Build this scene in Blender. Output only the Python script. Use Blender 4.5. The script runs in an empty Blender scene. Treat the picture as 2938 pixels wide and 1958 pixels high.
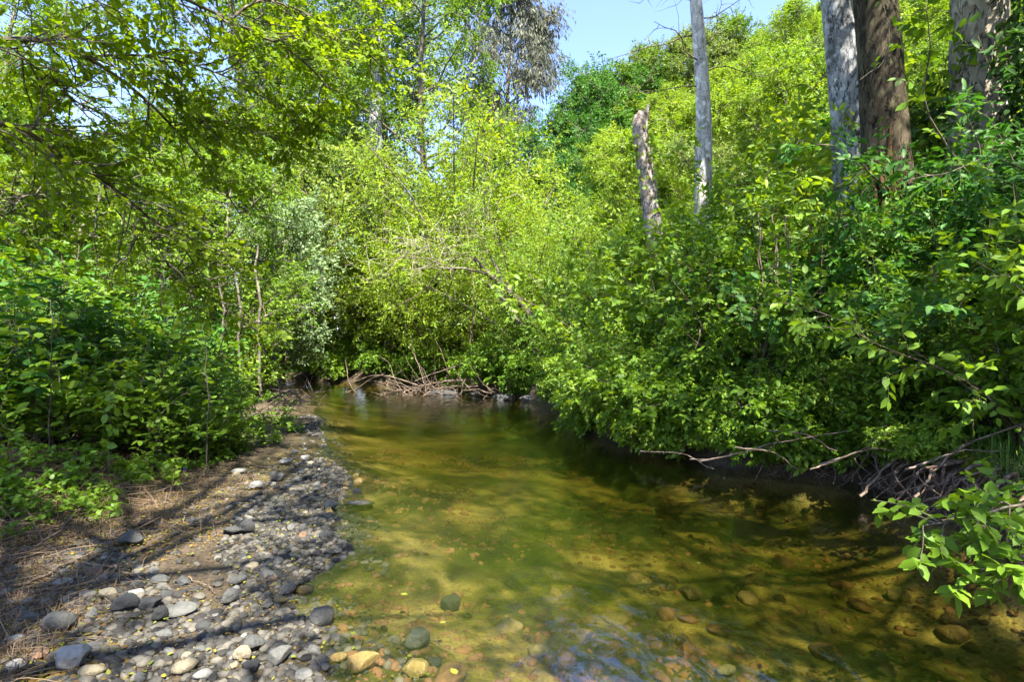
import bpy, math
import numpy as np
from mathutils import Vector

sc = bpy.context.scene
COL = sc.collection
R = math.radians
F = 569.0            # focal length in pixels of a 1024 px wide frame
CAMZ = 1.6
rng = np.random.default_rng(7)

# ------------------------------------------------------------------ noise
def _hash(ix, iy, s):
    n = (ix.astype(np.int64) * 374761393 + iy.astype(np.int64) * 668265263 + s * 144665) & 0xFFFFFFFF
    n = ((n ^ (n >> 13)) * 1274126177) & 0xFFFFFFFF
    return ((n ^ (n >> 16)) & 0xFFFF) / 65535.0

def vnoise(x, y, s=0):
    x = np.asarray(x, float); y = np.asarray(y, float)
    ix = np.floor(x); iy = np.floor(y); fx = x - ix; fy = y - iy
    fx = fx * fx * (3 - 2 * fx); fy = fy * fy * (3 - 2 * fy)
    a = _hash(ix, iy, s); b = _hash(ix + 1, iy, s); c = _hash(ix, iy + 1, s); d = _hash(ix + 1, iy + 1, s)
    return (a * (1 - fx) + b * fx) * (1 - fy) + (c * (1 - fx) + d * fx) * fy

def fbm(x, y, o=4, s=0):
    r = 0; a = 0.5
    for k in range(o):
        r = r + a * vnoise(x * 2 ** k, y * 2 ** k, s + k * 17); a *= 0.5
    return r

def sstep(a, b, x):
    t = np.clip((x - a) / (b - a), 0, 1); return t * t * (3 - 2 * t)

# ------------------------------------------------------------------ creek and terrain
LEFT = np.array([(-.3, -8), (-.35, 0), (-.6, 2.0), (-.80, 2.66), (-.95, 3.05), (-1.45, 3.52), (-1.55, 3.95), (-1.18, 4.5), (-1.72, 5.3),
                 (-1.85, 6.6), (-2.75, 7.9), (-4.3, 12.4), (-6.2, 17.0), (-7.9, 20.6), (-12, 22.6), (-20, 23.5), (-45, 26)], float)
RIGHT = np.array([(3.7, -8), (3.65, 0), (3.6, 2.2), (3.55, 3.98), (3.72, 4.83), (3.72, 5.34), (3.7, 6.13), (3.2, 6.6), (2.5, 7.1),
                  (2.1, 8.0), (1.35, 9.2), (1.0, 10.9), (1.0, 13.0), (.27, 15.6), (-2.0, 18.8), (-5.2, 20.9), (-8.8, 23.8), (-13, 27.0), (-22, 29.5), (-45, 31)], float)
POLY = np.vstack([LEFT, RIGHT[::-1]])

def dpoly(x, y, P):
    d = np.full(x.shape, 1e9)
    for i in range(len(P) - 1):
        ax, ay = P[i]; bx, by = P[i + 1]
        ex, ey = bx - ax, by - ay
        t = np.clip(((x - ax) * ex + (y - ay) * ey) / (ex * ex + ey * ey), 0, 1)
        d = np.minimum(d, np.hypot(x - ax - t * ex, y - ay - t * ey))
    return d

def inside(x, y):
    r = np.zeros(x.shape, bool); n = len(POLY)
    for i in range(n):
        x1, y1 = POLY[i]; x2, y2 = POLY[(i + 1) % n]
        if y1 == y2: continue
        c = ((y1 > y) != (y2 > y)) & (x < (x2 - x1) * (y - y1) / (y2 - y1) + x1)
        r ^= c
    return r

def H(x, y):
    x = np.atleast_1d(np.asarray(x, float)); y = np.atleast_1d(np.asarray(y, float))
    wx = x + 0.55 * (fbm(x * 1.3, y * 1.3, 4, 5) - .5); wy = y + 0.45 * (fbm(x * 1.3 + 9, y * 1.3, 4, 6) - .5)
    dl = dpoly(wx, wy, LEFT); dr = dpoly(wx, wy, RIGHT); ins = inside(wx, wy)
    n1 = fbm(x * .6, y * .6, 4, 1) - .5; n2 = fbm(x * 4, y * 4, 3, 2) - .5
    dep = np.minimum(0.55 * (1 - np.exp(-dl / 2.0)), 0.5 * (1 - np.exp(-dr / .35)))
    zin = -dep - .0 + .10 * n1 * np.clip(dl, 0, 1) + .02 * n2
    hl = .015 + .055 * dl + .28 * sstep(1.6, 3.2, dl) + .7 * sstep(4, 14, dl) + .12 * n1 * np.clip(dl, 0, 1) + .025 * n2
    hill = sstep(-7, 6, x - .12 * y) * 1.0
    d2 = np.clip(dr - .4, 0, None)
    ramp = np.minimum(d2, 3.5) * .24 + np.clip(d2 - 3.5, 0, 46) * .60
    hr = .50 * sstep(0, .45, dr) + ramp * hill + (1 - hill) * .05 * np.minimum(d2, 20) + (.25 * n1 + .04 * n2) * np.clip(dr, 0, 1) * 1.2 + .0
    z = np.where(ins, zin, np.where(dr < dl, hr, hl))
    return z

def h1(x, y): return float(H([x], [y])[0])

def gp(px, py, sink=0.0):
    """point of the terrain or the water bed seen at a pixel of the 1024x683 photograph"""
    Y = np.linspace(1.5, 60, 6000)
    X = (px - 512) / F * Y; Z = CAMZ - (py - 341.5) / F * Y
    hh = H(X, Y); k = np.argmax(hh > Z)
    return float(X[k]), float(Y[k]), float(hh[k]) - sink

def at(px, py, Y): return np.array([(px - 512) / F * Y, Y, CAMZ - (py - 341.5) / F * Y])

# ------------------------------------------------------------------ mesh building
def mkmesh(name, V, faces, mat, attr=None, smooth=False):
    """faces: list of int arrays (n,3) or (n,4); attr: list of per-face float arrays"""
    me = bpy.data.meshes.new(name)
    V = np.asarray(V, np.float32)
    me.vertices.add(len(V)); me.vertices.foreach_set('co', V.ravel())
    faces = [np.asarray(f, np.int32) for f in faces]
    nl = sum(f.size for f in faces); nf = sum(len(f) for f in faces)
    me.loops.add(nl); me.polygons.add(nf)
    me.loops.foreach_set('vertex_index', np.concatenate([f.ravel() for f in faces]))
    tot = np.concatenate([np.full(len(f), f.shape[1], np.int32) for f in faces])
    st = np.concatenate([[0], np.cumsum(tot)[:-1]]).astype(np.int32)
    me.polygons.foreach_set('loop_start', st)
    try: me.polygons.foreach_set('loop_total', tot)
    except Exception: pass
    if smooth: me.polygons.foreach_set('use_smooth', np.ones(nf, bool))
    if attr is not None:
        a = me.attributes.new('v', 'FLOAT', 'FACE'); a.data.foreach_set('value', np.concatenate(attr).astype(np.float32))
    me.update(calc_edges=True); me.validate()
    if mat: me.materials.append(mat)
    return me

class MB:
    def __init__(s): s.V = []; s.F = {3: [], 4: []}; s.A = {3: [], 4: []}; s.n = 0
    def add(s, V, faces, attr=None):
        V = np.asarray(V, float).reshape(-1, 3)
        for f, a in zip(faces, attr if attr else [None] * len(faces)):
            f = np.asarray(f)
            s.F[f.shape[1]].append(f + s.n)
            s.A[f.shape[1]].append(np.full(len(f), .5) if a is None else np.broadcast_to(a, (len(f),)))
        s.V.append(V); s.n += len(V)
    def mesh(s, name, mat, smooth=False):
        fs, at_ = [], []
        for k in (3, 4):
            if s.F[k]: fs.append(np.vstack(s.F[k])); at_.append(np.concatenate(s.A[k]))
        return mkmesh(name, np.vstack(s.V), fs, mat, at_, smooth)

def link(name, me, parent=None, loc=None, rot=None, scale=None):
    o = bpy.data.objects.new(name, me); COL.objects.link(o)
    if parent is not None: o.parent = parent
    if loc is not None: o.location = tuple(float(v) for v in loc)
    if rot is not None: o.rotation_euler = rot
    if scale is not None: o.scale = scale if hasattr(scale, '__len__') else (scale,) * 3
    return o

def tag(o, label=None, cat=None, group=None, kind=None):
    if label: o['label'] = label
    if cat: o['category'] = cat
    if group: o['group'] = group
    if kind: o['kind'] = kind
    return o

def empty(name, loc, rz=0, scale=1.0):
    o = bpy.data.objects.new(name, None); COL.objects.link(o)
    o.location = tuple(float(v) for v in loc); o.rotation_euler = (0, 0, rz)
    o.scale = scale if hasattr(scale, '__len__') else (scale,) * 3
    return o

def setmat(o, m):
    o.material_slots[0].link = 'OBJECT'; o.material_slots[0].material = m

# tubes ---------------------------------------------------------------
def norm(a): return a / np.maximum(np.linalg.norm(a, axis=-1, keepdims=True), 1e-9)

def tubes(mb, P, Rr, sides=5, attr=None, cap=False):
    """P (m,n,3), Rr (m,n)"""
    m, n, _ = P.shape
    T = norm(np.gradient(P, axis=1))
    ref = np.where(np.abs(T[..., 2:3]) > .9, np.array([1., 0, 0]), np.array([0, 0, 1.]))
    ref = np.broadcast_to(ref[:, :1] * 0 + ref[:, n // 2:n // 2 + 1], T.shape)
    U = norm(np.cross(T, ref)); W = np.cross(T, U)
    an = np.arange(sides) / sides * 2 * np.pi
    ring = P[:, :, None] + Rr[:, :, None, None] * (np.cos(an)[:, None] * U[:, :, None] + np.sin(an)[:, None] * W[:, :, None])
    V = ring.reshape(-1, 3)
    i = np.arange(m)[:, None, None]; j = np.arange(n - 1)[None, :, None]; k = np.arange(sides)[None, None]
    b = (i * n + j) * sides; k2 = (k + 1) % sides
    q = np.stack([b + k, b + k2, b + sides + k2, b + sides + k], -1).reshape(-1, 4)
    a = None
    if attr is not None: a = np.repeat(attr, (n - 1) * sides)
    mb.add(V, [q], [a])

def path(pts, n=24, wig=0.0, seed=0):
    """Catmull-Rom through the given points"""
    pts = np.asarray(pts, float); m = len(pts)
    Q = np.vstack([2 * pts[0] - pts[1], pts, 2 * pts[-1] - pts[-2]])
    t = np.linspace(0, m - 1 - 1e-6, n); i = t.astype(int); f = (t - i)[:, None]
    p0, p1, p2, p3 = Q[i], Q[i + 1], Q[i + 2], Q[i + 3]
    r = .5 * (2 * p1 + (p2 - p0) * f + (2 * p0 - 5 * p1 + 4 * p2 - p3) * f ** 2 + (3 * p1 - p0 - 3 * p2 + p3) * f ** 3)
    if wig:
        g = np.random.default_rng(seed); w = g.normal(size=(n, 3)) * wig
        w = (w + np.roll(w, 1, 0)) / 2; w[0] = 0; r = r + w
    return r

# plants --------------------------------------------------------------
def grow(g, S, D, L, n=6, wig=.12, droop=0.0, up=0.0):
    """m branches from points S along D of length L, n points each"""
    m = len(S); P = np.zeros((m, n, 3)); P[:, 0] = S; d = norm(D).copy()
    for k in range(1, n):
        d = norm(d + g.normal(size=(m, 3)) * wig + np.array([0, 0, up - droop]))
        P[:, k] = P[:, k - 1] + d * (L / (n - 1))[:, None]
    return P

def kids(g, P, k, t0=.25, t1=1.0, spread=.9, along=.5, upw=.15):
    m, n, _ = P.shape
    t = (t0 + (t1 - t0) * (np.arange(k)[None] + g.random((m, k))) / k) * (n - 1)
    i = np.minimum(t.astype(int), n - 2); f = (t - i)[..., None]
    r = np.arange(m)[:, None]
    S = P[r, i] * (1 - f) + P[r, i + 1] * f
    T = norm(P[r, i + 1] - P[r, i])
    rd = g.normal(size=(m, k, 3)); rd = norm(rd - (rd * T).sum(-1, keepdims=True) * T)
    D = norm(T * along + rd * spread + np.array([0, 0, upw]))
    return S.reshape(-1, 3), D.reshape(-1, 3), (t / (n - 1)).reshape(-1)

def leaves(mb, g, B, A, Nn, L, asp=.5, fold=.15, det=False, curl=.15, v=None):
    """B base points, A axis, Nn normals, L length"""
    A = norm(A); S = norm(np.cross(A, Nn)); Nn = np.cross(S, A)
    m = len(B); L = L[:, None]; W = L * asp * .5
    if v is None: v = g.random(m)
    if not det:
        tip = B + A * L - Nn * L * curl
        l = B + A * L * .45 + S * W + Nn * L * fold; r = B + A * L * .45 - S * W + Nn * L * fold
        V = np.stack([B, r, tip, l], 1)
        f = np.arange(m * 4).reshape(m, 4)
        mb.add(V, [f], [v])
    else:
        tip = B + A * L - Nn * L * curl
        mid = B + A * L * .5
        up = Nn * L * fold
        l1 = B + A * L * .20 + S * W * .80 + up * .6; r1 = B + A * L * .20 - S * W * .80 + up * .6
        l2 = B + A * L * .62 + S * W * .85 + up * .4 - Nn * L * curl * .3; r2 = B + A * L * .62 - S * W * .85 + up * .4 - Nn * L * curl * .3
        V = np.stack([B, r1, r2, tip, l2, l1, mid], 1)
        b = (np.arange(m) * 7)[:, None]
        q = np.vstack([b + [0, 1, 2, 6], b + [0, 6, 4, 5]]); t = np.vstack([b + [6, 2, 3], b + [6, 3, 4]])
        mb.add(V, [q, t], [np.tile(v, 2), np.tile(v, 2)])

def leafup(mb, g, P, k, L, asp, det=False, t0=.15, flat=.6, side=.9, droopl=.15, fold=.12, curl=.15, sv=.3, pair=True, vb=None):
    """leaves in alternate/paired rows along twigs P"""
    m, n, _ = P.shape
    t = (t0 + (1 - t0) * (np.arange(k)[None] + g.random((m, k)) * .7) / k) * (n - 1)
    i = np.minimum(t.astype(int), n - 2); f = (t - i)[..., None]; r = np.arange(m)[:, None]
    B = P[r, i] * (1 - f) + P[r, i + 1] * f
    T = norm(P[r, i + 1] - P[r, i])
    upv = norm(np.array([0, 0, 1.]) + g.normal(size=(m, 1, 3)) * (1 - flat))
    S = norm(np.cross(T, np.broadcast_to(upv, T.shape)) + 1e-6)
    sg = np.where((np.arange(k)[None] + g.integers(0, 2, (m, 1))) % 2 == 0, 1., -1.)[..., None]
    end = (np.arange(k) == k - 1)[None, :, None]
    A = norm(T * .55 + S * sg * side * np.where(end, .1, 1) + g.normal(size=(m, k, 3)) * .25 + np.array([0, 0, -droopl]))
    Nn = norm(upv + g.normal(size=(m, k, 3)) * (.9 - .6 * flat))
    LL = L * (1 - sv + 2 * sv * g.random((m, k)))
    tv = g.random((m, 1)) if vb is None else vb
    v = np.clip(tv * .6 + .4 * g.random((m, k)), 0, 1)
    leaves(mb, g, B.reshape(-1, 3), A.reshape(-1, 3), Nn.reshape(-1, 3), LL.reshape(-1), asp, fold, det, curl, v.reshape(-1))

def taper(P, r0, r1):
    m, n, _ = P.shape
    t = np.linspace(0, 1, n)[None]
    return np.asarray(r0).reshape(-1, 1) * (1 - t) + np.asarray(r1).reshape(-1, 1) * t

def tree_proto(seed, h=10, limbs=24, l2=10, tw=10, nl=9, t0=.2, rad=3.0, trunk_r=.16, leaf=.1, asp=.5, twL=.5, profile='round',
               droop=.02, up=.1, lean=(0, 0), flat=.5, twdroop=.03, side=.9, droopl=.2, trunk_wig=.03, det=False, l2f=.42):
    """wood mesh and crown mesh of a tree standing on the origin"""
    g = np.random.default_rng(seed)
    wood = MB(); cr = MB()
    Tk = grow(g, np.zeros((1, 3)) - [0, 0, .3], np.array([[lean[0], lean[1], 1.]]), np.array([h * 1.02]), 14, trunk_wig, 0, .03)
    r0 = taper(Tk, trunk_r, trunk_r * .18); r0[0, 0] *= 1.35
    tubes(wood, Tk, r0, 9)
    S, D, t = kids(g, Tk, limbs, t0, 1.0, 1.0, .25, .2)
    tt = (t - t0) / (1 - t0)
    if profile == 'round': pr = np.sqrt(np.clip(1 - (tt * 1.9 - .85) ** 2 * .85, .06, 1))
    elif profile == 'cone': pr = 1.05 - .85 * tt
    elif profile == 'vase': pr = .45 + .6 * tt
    else: pr = .75 + .25 * np.sin(tt * 3.1)
    L = rad * pr * (.8 + .4 * g.random(len(S)))
    P1 = grow(g, S, D, L, 7, .13, droop, up)
    rr = np.interp(t, np.linspace(0, 1, 14), r0[0]) * .5
    tubes(wood, P1, taper(P1, np.minimum(rr, .03 * L), .012), 5)
    S2, D2, t2 = kids(g, P1, l2, .25, 1.0, .9, .55, .1)
    L2 = np.repeat(L, l2) * l2f * (1.15 - .5 * t2) * (.7 + .6 * g.random(len(S2)))
    P2 = grow(g, S2, D2, L2, 5, .16, droop, up * .5)
    tubes(wood, P2, taper(P2, .012 + .006 * L2, .005), 3)
    S3, D3, t3 = kids(g, P2, tw, .15, 1.0, .85, .6, .05)
    L3 = twL * (.6 + .8 * g.random(len(S3)))
    P3 = grow(g, S3, D3, L3, 4, .12, twdroop, 0)
    tubes(wood, P3, taper(P3, .006, .002), 3)
    leafup(cr, g, P3, nl, leaf, asp, det, flat=flat, side=side, droopl=droopl, vb=np.repeat(g.random(len(P2)), tw)[:, None])
    return wood, cr

def bush_proto(seed, stems=14, h=2.5, spread=1.2, tw=10, sub=0, nl=8, leaf=.08, asp=.55, twL=.45, det=True, wig=.1, arch=.06, t0=.2,
               r=.014, flat=.55, side=.9, droopl=.15, up=0.25, base=.12, twdroop=.04, upw=.25, twr=.0035, dirbias=(0, 0)):
    g = np.random.default_rng(seed)
    wood = MB(); cr = MB()
    a = g.random(stems) * 2 * np.pi; rr = np.sqrt(g.random(stems))
    S = np.stack([np.cos(a) * rr * base, np.sin(a) * rr * base, np.full(stems, -.08)], 1)
    out = g.random(stems) * spread / h
    D = np.stack([np.cos(a) * out + dirbias[0], np.sin(a) * out + dirbias[1], np.ones(stems)], 1)
    L = h * (.6 + .5 * g.random(stems))
    P1 = grow(g, S, D, L, 9, wig, arch, up * .1)
    tubes(wood, P1, taper(P1, r * (.7 + .6 * g.random(stems)), r * .25), 5)
    S2, D2, t2 = kids(g, P1, tw, t0, 1.0, .95, .5, upw)
    L2 = twL * (.6 + .8 * g.random(len(S2))) * (1.25 - .6 * t2)
    P2 = grow(g, S2, D2, L2, 5, .12, twdroop, 0)
    tubes(wood, P2, taper(P2, twr, twr * .4), 3)
    if sub:
        S3, D3, t3 = kids(g, P2, sub, .2, 1.0, .8, .7, .1)
        L3 = twL * .45 * (.6 + .8 * g.random(len(S3)))
        P3 = grow(g, S3, D3, L3, 4, .1, twdroop, 0)
        tubes(wood, P3, taper(P3, twr * .5, twr * .25), 3)
        leafup(cr, g, P3, nl, leaf, asp, det, flat=flat, side=side, droopl=droopl)
    leafup(cr, g, P2, nl, leaf, asp, det, flat=flat, side=side, droopl=droopl)
    return wood, cr

# ------------------------------------------------------------------ materials
def newmat(name):
    m = bpy.data.materials.new(name); m.use_nodes = True
    nt = m.node_tree; nt.nodes.clear()
    return m, nt, nt.nodes, nt.links

def ramp(nd, stops):
    r = nd.new('ShaderNodeValToRGB'); e = r.color_ramp.elements
    while len(e) > 1: e.remove(e[0])
    e[0].position = stops[0][0]; e[0].color = (*stops[0][1], 1)
    for p, c in stops[1:]:
        x = e.new(p); x.color = (*c, 1)
    return r

def leafmat(name, c0, c1, c2, trans=.4, tint=(1.6, 1.35, .35), rough=.5, spec=.22):
    m, nt, nd, lk = newmat(name)
    out = nd.new('ShaderNodeOutputMaterial')
    at_ = nd.new('ShaderNodeAttribute'); at_.attribute_name = 'v'
    oi = nd.new('ShaderNodeObjectInfo')
    ad = nd.new('ShaderNodeMath'); ad.operation = 'MULTIPLY_ADD'; ad.inputs[1].default_value = .3; lk.new(oi.outputs['Random'], ad.inputs[0])
    mu = nd.new('ShaderNodeMath'); mu.operation = 'MULTIPLY'; mu.inputs[1].default_value = .75; lk.new(at_.outputs['Fac'], mu.inputs[0]); lk.new(mu.outputs[0], ad.inputs[2])
    rp = ramp(nd, [(0, c0), (.5, c1), (1, c2)]); lk.new(ad.outputs[0], rp.inputs[0])
    pb = nd.new('ShaderNodeBsdfPrincipled'); pb.inputs['Roughness'].default_value = rough
    pb.inputs['Specular IOR Level'].default_value = spec
    lk.new(rp.outputs[0], pb.inputs['Base Color'])
    tm = nd.new('ShaderNodeMix'); tm.data_type = 'RGBA'; tm.blend_type = 'MULTIPLY'; tm.inputs['Factor'].default_value = 1
    lk.new(rp.outputs[0], tm.inputs['A']); tm.inputs['B'].default_value = (*tint, 1); tm.clamp_result = False
    tr = nd.new('ShaderNodeBsdfTranslucent'); lk.new(tm.outputs['Result'], tr.inputs[0])
    mx = nd.new('ShaderNodeMixShader'); mx.inputs[0].default_value = trans
    lk.new(pb.outputs[0], mx.inputs[1]); lk.new(tr.outputs[0], mx.inputs[2]); lk.new(mx.outputs[0], out.inputs[0])
    return m

def barkmat(name, dark, mid, light, scale=6, lich=.5, crack=.5, vert=.35, bump=.5, moss=None):
    m, nt, nd, lk = newmat(name)
    out = nd.new('ShaderNodeOutputMaterial'); pb = nd.new('ShaderNodeBsdfPrincipled'); pb.inputs['Roughness'].default_value = .9
    pb.inputs['Specular IOR Level'].default_value = .15
    tc = nd.new('ShaderNodeTexCoord'); mp = nd.new('ShaderNodeMapping'); mp.inputs['Scale'].default_value = (1, 1, vert)
    lk.new(tc.outputs['Object'], mp.inputs[0])
    n1 = nd.new('ShaderNodeTexNoise'); n1.inputs['Scale'].default_value = scale; n1.inputs['Detail'].default_value = 8; n1.inputs['Roughness'].default_value = .65
    lk.new(mp.outputs[0], n1.inputs[0])
    mw = nd.new('ShaderNodeMixRGB'); mw.blend_type = 'ADD'; mw.inputs[0].default_value = .12; lk.new(mp.outputs[0], mw.inputs[1]); lk.new(n1.outputs['Color'], mw.inputs[2])
    vo = nd.new('ShaderNodeTexNoise'); vo.inputs['Scale'].default_value = scale * 1.5; vo.inputs['Detail'].default_value = 5; vo.inputs['Roughness'].default_value = .6; vo.inputs['Distortion'].default_value = .1; lk.new(mw.outputs[0], vo.inputs['Vector'])
    sb_ = nd.new('ShaderNodeMath'); sb_.operation = 'SUBTRACT'; sb_.inputs[1].default_value = .5; lk.new(vo.outputs[0], sb_.inputs[0])
    ab_ = nd.new('ShaderNodeMath'); ab_.operation = 'ABSOLUTE'; lk.new(sb_.outputs[0], ab_.inputs[0])
    cr = ramp(nd, [(.004, (.16, .14, .12)), (.022, (1, 1, 1))]); lk.new(ab_.outputs[0], cr.inputs[0])
    n3 = nd.new('ShaderNodeTexNoise'); n3.inputs['Scale'].default_value = scale * .35; lk.new(tc.outputs['Object'], n3.inputs[0])
    ck = ramp(nd, [(.35, (1, 1, 1)), (.5, (0, 0, 0))]); lk.new(n3.outputs[0], ck.inputs[0])
    cm = nd.new('ShaderNodeMath'); cm.operation = 'MAXIMUM'; lk.new(cr.outputs[0], cm.inputs[0]); lk.new(ck.outputs[0], cm.inputs[1])
    rp = ramp(nd, [(.3, dark), (.5, mid), (.68, light)]); lk.new(n1.outputs[0], rp.inputs[0])
    n2 = nd.new('ShaderNodeTexNoise'); n2.inputs['Scale'].default_value = scale * 1.3; n2.inputs['Detail'].default_value = 5; lk.new(tc.outputs['Object'], n2.inputs[0])
    lr = ramp(nd, [(.56, (0, 0, 0)), (.62, (1, 1, 1))]); lk.new(n2.outputs[0], lr.inputs[0])
    lm = nd.new('ShaderNodeMath'); lm.operation = 'MULTIPLY'; lm.inputs[1].default_value = lich; lk.new(lr.outputs[0], lm.inputs[0])
    m1 = nd.new('ShaderNodeMixRGB'); lk.new(lm.outputs[0], m1.inputs[0]); lk.new(rp.outputs[0], m1.inputs[1]); m1.inputs[2].default_value = (*(moss or tuple(min(1, c * 1.5) for c in light)), 1)
    m2 = nd.new('ShaderNodeMixRGB'); m2.blend_type = 'MULTIPLY'; m2.inputs[0].default_value = crack; lk.new(m1.outputs[0], m2.inputs[1]); lk.new(cm.outputs[0], m2.inputs[2])
    lk.new(m2.outputs[0], pb.inputs['Base Color'])
    am = nd.new('ShaderNodeMath'); am.operation = 'MULTIPLY_ADD'; am.inputs[1].default_value = .6; lk.new(cm.outputs[0], am.inputs[0]); lk.new(n1.outputs[0], am.inputs[2])
    bp = nd.new('ShaderNodeBump'); bp.inputs['Strength'].default_value = bump; bp.inputs['Distance'].default_value = .04; lk.new(am.outputs[0], bp.inputs['Height'])
    lk.new(bp.outputs[0], pb.inputs['Normal']); lk.new(pb.outputs[0], out.inputs[0])
    return m

def stonemat(name, c0, c1, c2, rough=.85, spec=.3, useattr=False):
    m, nt, nd, lk = newmat(name)
    out = nd.new('ShaderNodeOutputMaterial'); pb = nd.new('ShaderNodeBsdfPrincipled'); pb.inputs['Roughness'].default_value = rough
    pb.inputs['Specular IOR Level'].default_value = spec
    tc = nd.new('ShaderNodeTexCoord'); oi = nd.new('ShaderNodeObjectInfo')
    if useattr:
        a = nd.new('ShaderNodeAttribute'); a.attribute_name = 'v'; src = a.outputs['Fac']
    else: src = oi.outputs['Random']
    rp = ramp(nd, [(0, c0), (.5, c1), (1, c2)]); rp.color_ramp.interpolation = 'LINEAR'; lk.new(src, rp.inputs[0])
    n = nd.new('ShaderNodeTexNoise'); n.inputs['Scale'].default_value = 60 if useattr else 2.6; n.inputs['Detail'].default_value = 10; n.inputs['Roughness'].default_value = .7
    lk.new(tc.outputs['Object'], n.inputs[0])
    r2 = ramp(nd, [(.3, (.55, .55, .55)), (.55, (1, 1, 1)), (.75, (1.25, 1.25, 1.2))]); lk.new(n.outputs[0], r2.inputs[0])
    mx = nd.new('ShaderNodeMixRGB'); mx.blend_type = 'MULTIPLY'; mx.inputs[0].default_value = .8; lk.new(rp.outputs[0], mx.inputs[1]); lk.new(r2.outputs[0], mx.inputs[2])
    lk.new(mx.outputs[0], pb.inputs['Base Color'])
    bp = nd.new('ShaderNodeBump'); bp.inputs['Strength'].default_value = .5; bp.inputs['Distance'].default_value = .01 if useattr else .12; lk.new(n.outputs[0], bp.inputs['Height'])
    lk.new(bp.outputs[0], pb.inputs['Normal']); lk.new(pb.outputs[0], out.inputs[0])
    return m

M = {}
M['yellow'] = leafmat('leaf_yellowgreen', (.10, .20, .012), (.19, .31, .02), (.28, .40, .04), .45, (1.5, 1.3, .45))
M['willow'] = leafmat('leaf_willow', (.11, .20, .012), (.20, .31, .02), (.32, .42, .04), .42)
M['lime'] = leafmat('leaf_lime', (.10, .20, .012), (.17, .30, .02), (.26, .38, .04), .45, spec=.4)
M['mid'] = leafmat('leaf_mid', (.05, .12, .010), (.105, .20, .014), (.18, .29, .025), .38, (1.5, 1.4, .4))
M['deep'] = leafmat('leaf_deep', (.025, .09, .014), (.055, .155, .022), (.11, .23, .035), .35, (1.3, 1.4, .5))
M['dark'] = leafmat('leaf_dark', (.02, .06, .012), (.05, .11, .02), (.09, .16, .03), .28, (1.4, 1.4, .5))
M['olive'] = leafmat('leaf_olive', (.09, .15, .03), (.16, .24, .05), (.25, .32, .09), .38, (1.4, 1.25, .55))
M['pale'] = leafmat('leaf_pale', (.12, .19, .08), (.20, .30, .13), (.34, .44, .24), .35, (1.2, 1.2, .6))
M['euc'] = leafmat('leaf_eucalyptus', (.07, .065, .04), (.11, .12, .075), (.17, .18, .12), .3, (1.2, 1.1, .7))
M['litter'] = leafmat('leaf_litter', (.10, .05, .02), (.20, .13, .03), (.16, .22, .03), .2, (1.2, 1.2, .6))
M['fallen'] = leafmat('leaf_fallen', (.30, .20, .02), (.22, .23, .03), (.12, .20, .03), .25, (1.1, 1.1, .6))
M['dry'] = leafmat('dry_grass', (.08, .05, .03), (.16, .11, .065), (.30, .22, .14), .1, (1, 1, 1), .8, .1)
M['grass'] = leafmat('grass', (.05, .12, .02), (.10, .19, .03), (.16, .26, .05), .3)
M['moss'] = leafmat('moss', (.12, .14, .01), (.2, .22, .015), (.26, .28, .03), .1)
M['flower'] = leafmat('flower_violet', (.10, .07, .5), (.14, .10, .6), (.2, .15, .7), .3, (1, 1, 1))
M['bark'] = barkmat('bark_brown', (.05, .04, .03), (.12, .10, .07), (.24, .21, .16))
M['twigpale'] = barkmat('twig_pale', (.16, .13, .09), (.30, .26, .19), (.46, .42, .33), 8, .3, .2)
M['white'] = barkmat('bark_white', (.22, .205, .17), (.50, .475, .42), (.68, .66, .60), 5, .6, .8, .5, .6)
M['grey'] = barkmat('bark_grey', (.14, .14, .13), (.28, .28, .28), (.42, .43, .42), 6, .5, .85, .3, .9)
M['brownbig'] = barkmat('bark_brown_big', (.028, .021, .013), (.06, .047, .028), (.12, .095, .06), 6, .3, .9, .3, 1.0, (.14, .15, .06))
M['tanbig'] = barkmat('bark_tan_big', (.16, .13, .095), (.30, .26, .19), (.44, .39, .31), 6, .35, .85, .3, .9)
M['rot'] = barkmat('rotten_wood', (.02, .012, .006), (.08, .045, .018), (.20, .11, .04), 9, .1, .9, .25, 1.0)
M['drift'] = barkmat('driftwood', (.06, .042, .028), (.14, .10, .07), (.27, .215, .165), 10, .2, .3, .3, .5)
M['root'] = barkmat('root_bark', (.06, .04, .025), (.15, .10, .07), (.32, .24, .18), 14, .2, .3, .4, .5)
M['st_grey'] = stonemat('stone_grey', (.06, .06, .054), (.10, .10, .09), (.16, .155, .135))
M['st_dark'] = stonemat('stone_dark', (.022, .022, .022), (.036, .037, .036), (.06, .06, .055))
M['st_tan'] = stonemat('stone_tan', (.14, .12, .075), (.21, .175, .11), (.28, .24, .16))
M['st_pale'] = stonemat('stone_pale', (.18, .175, .15), (.25, .24, .205), (.34, .32, .28))
M['st_red'] = stonemat('stone_red', (.12, .075, .05), (.17, .10, .06), (.20, .13, .08))
M['st_wet'] = stonemat('stone_wet', (.04, .04, .035), (.06, .055, .045), (.09, .075, .05), .18, .6)
M['st_wettan'] = stonemat('stone_wet_ochre', (.16, .11, .03), (.24, .17, .05), (.30, .22, .08), .2, .6)
M['st_bed'] = stonemat('stone_bed', (.08, .065, .03), (.17, .085, .045), (.28, .22, .11), .8, .2)
M['gravel'] = stonemat('gravel_mix', (.022, .020, .017), (.056, .052, .043), (.14, .125, .095), .85, .3, True)

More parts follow.
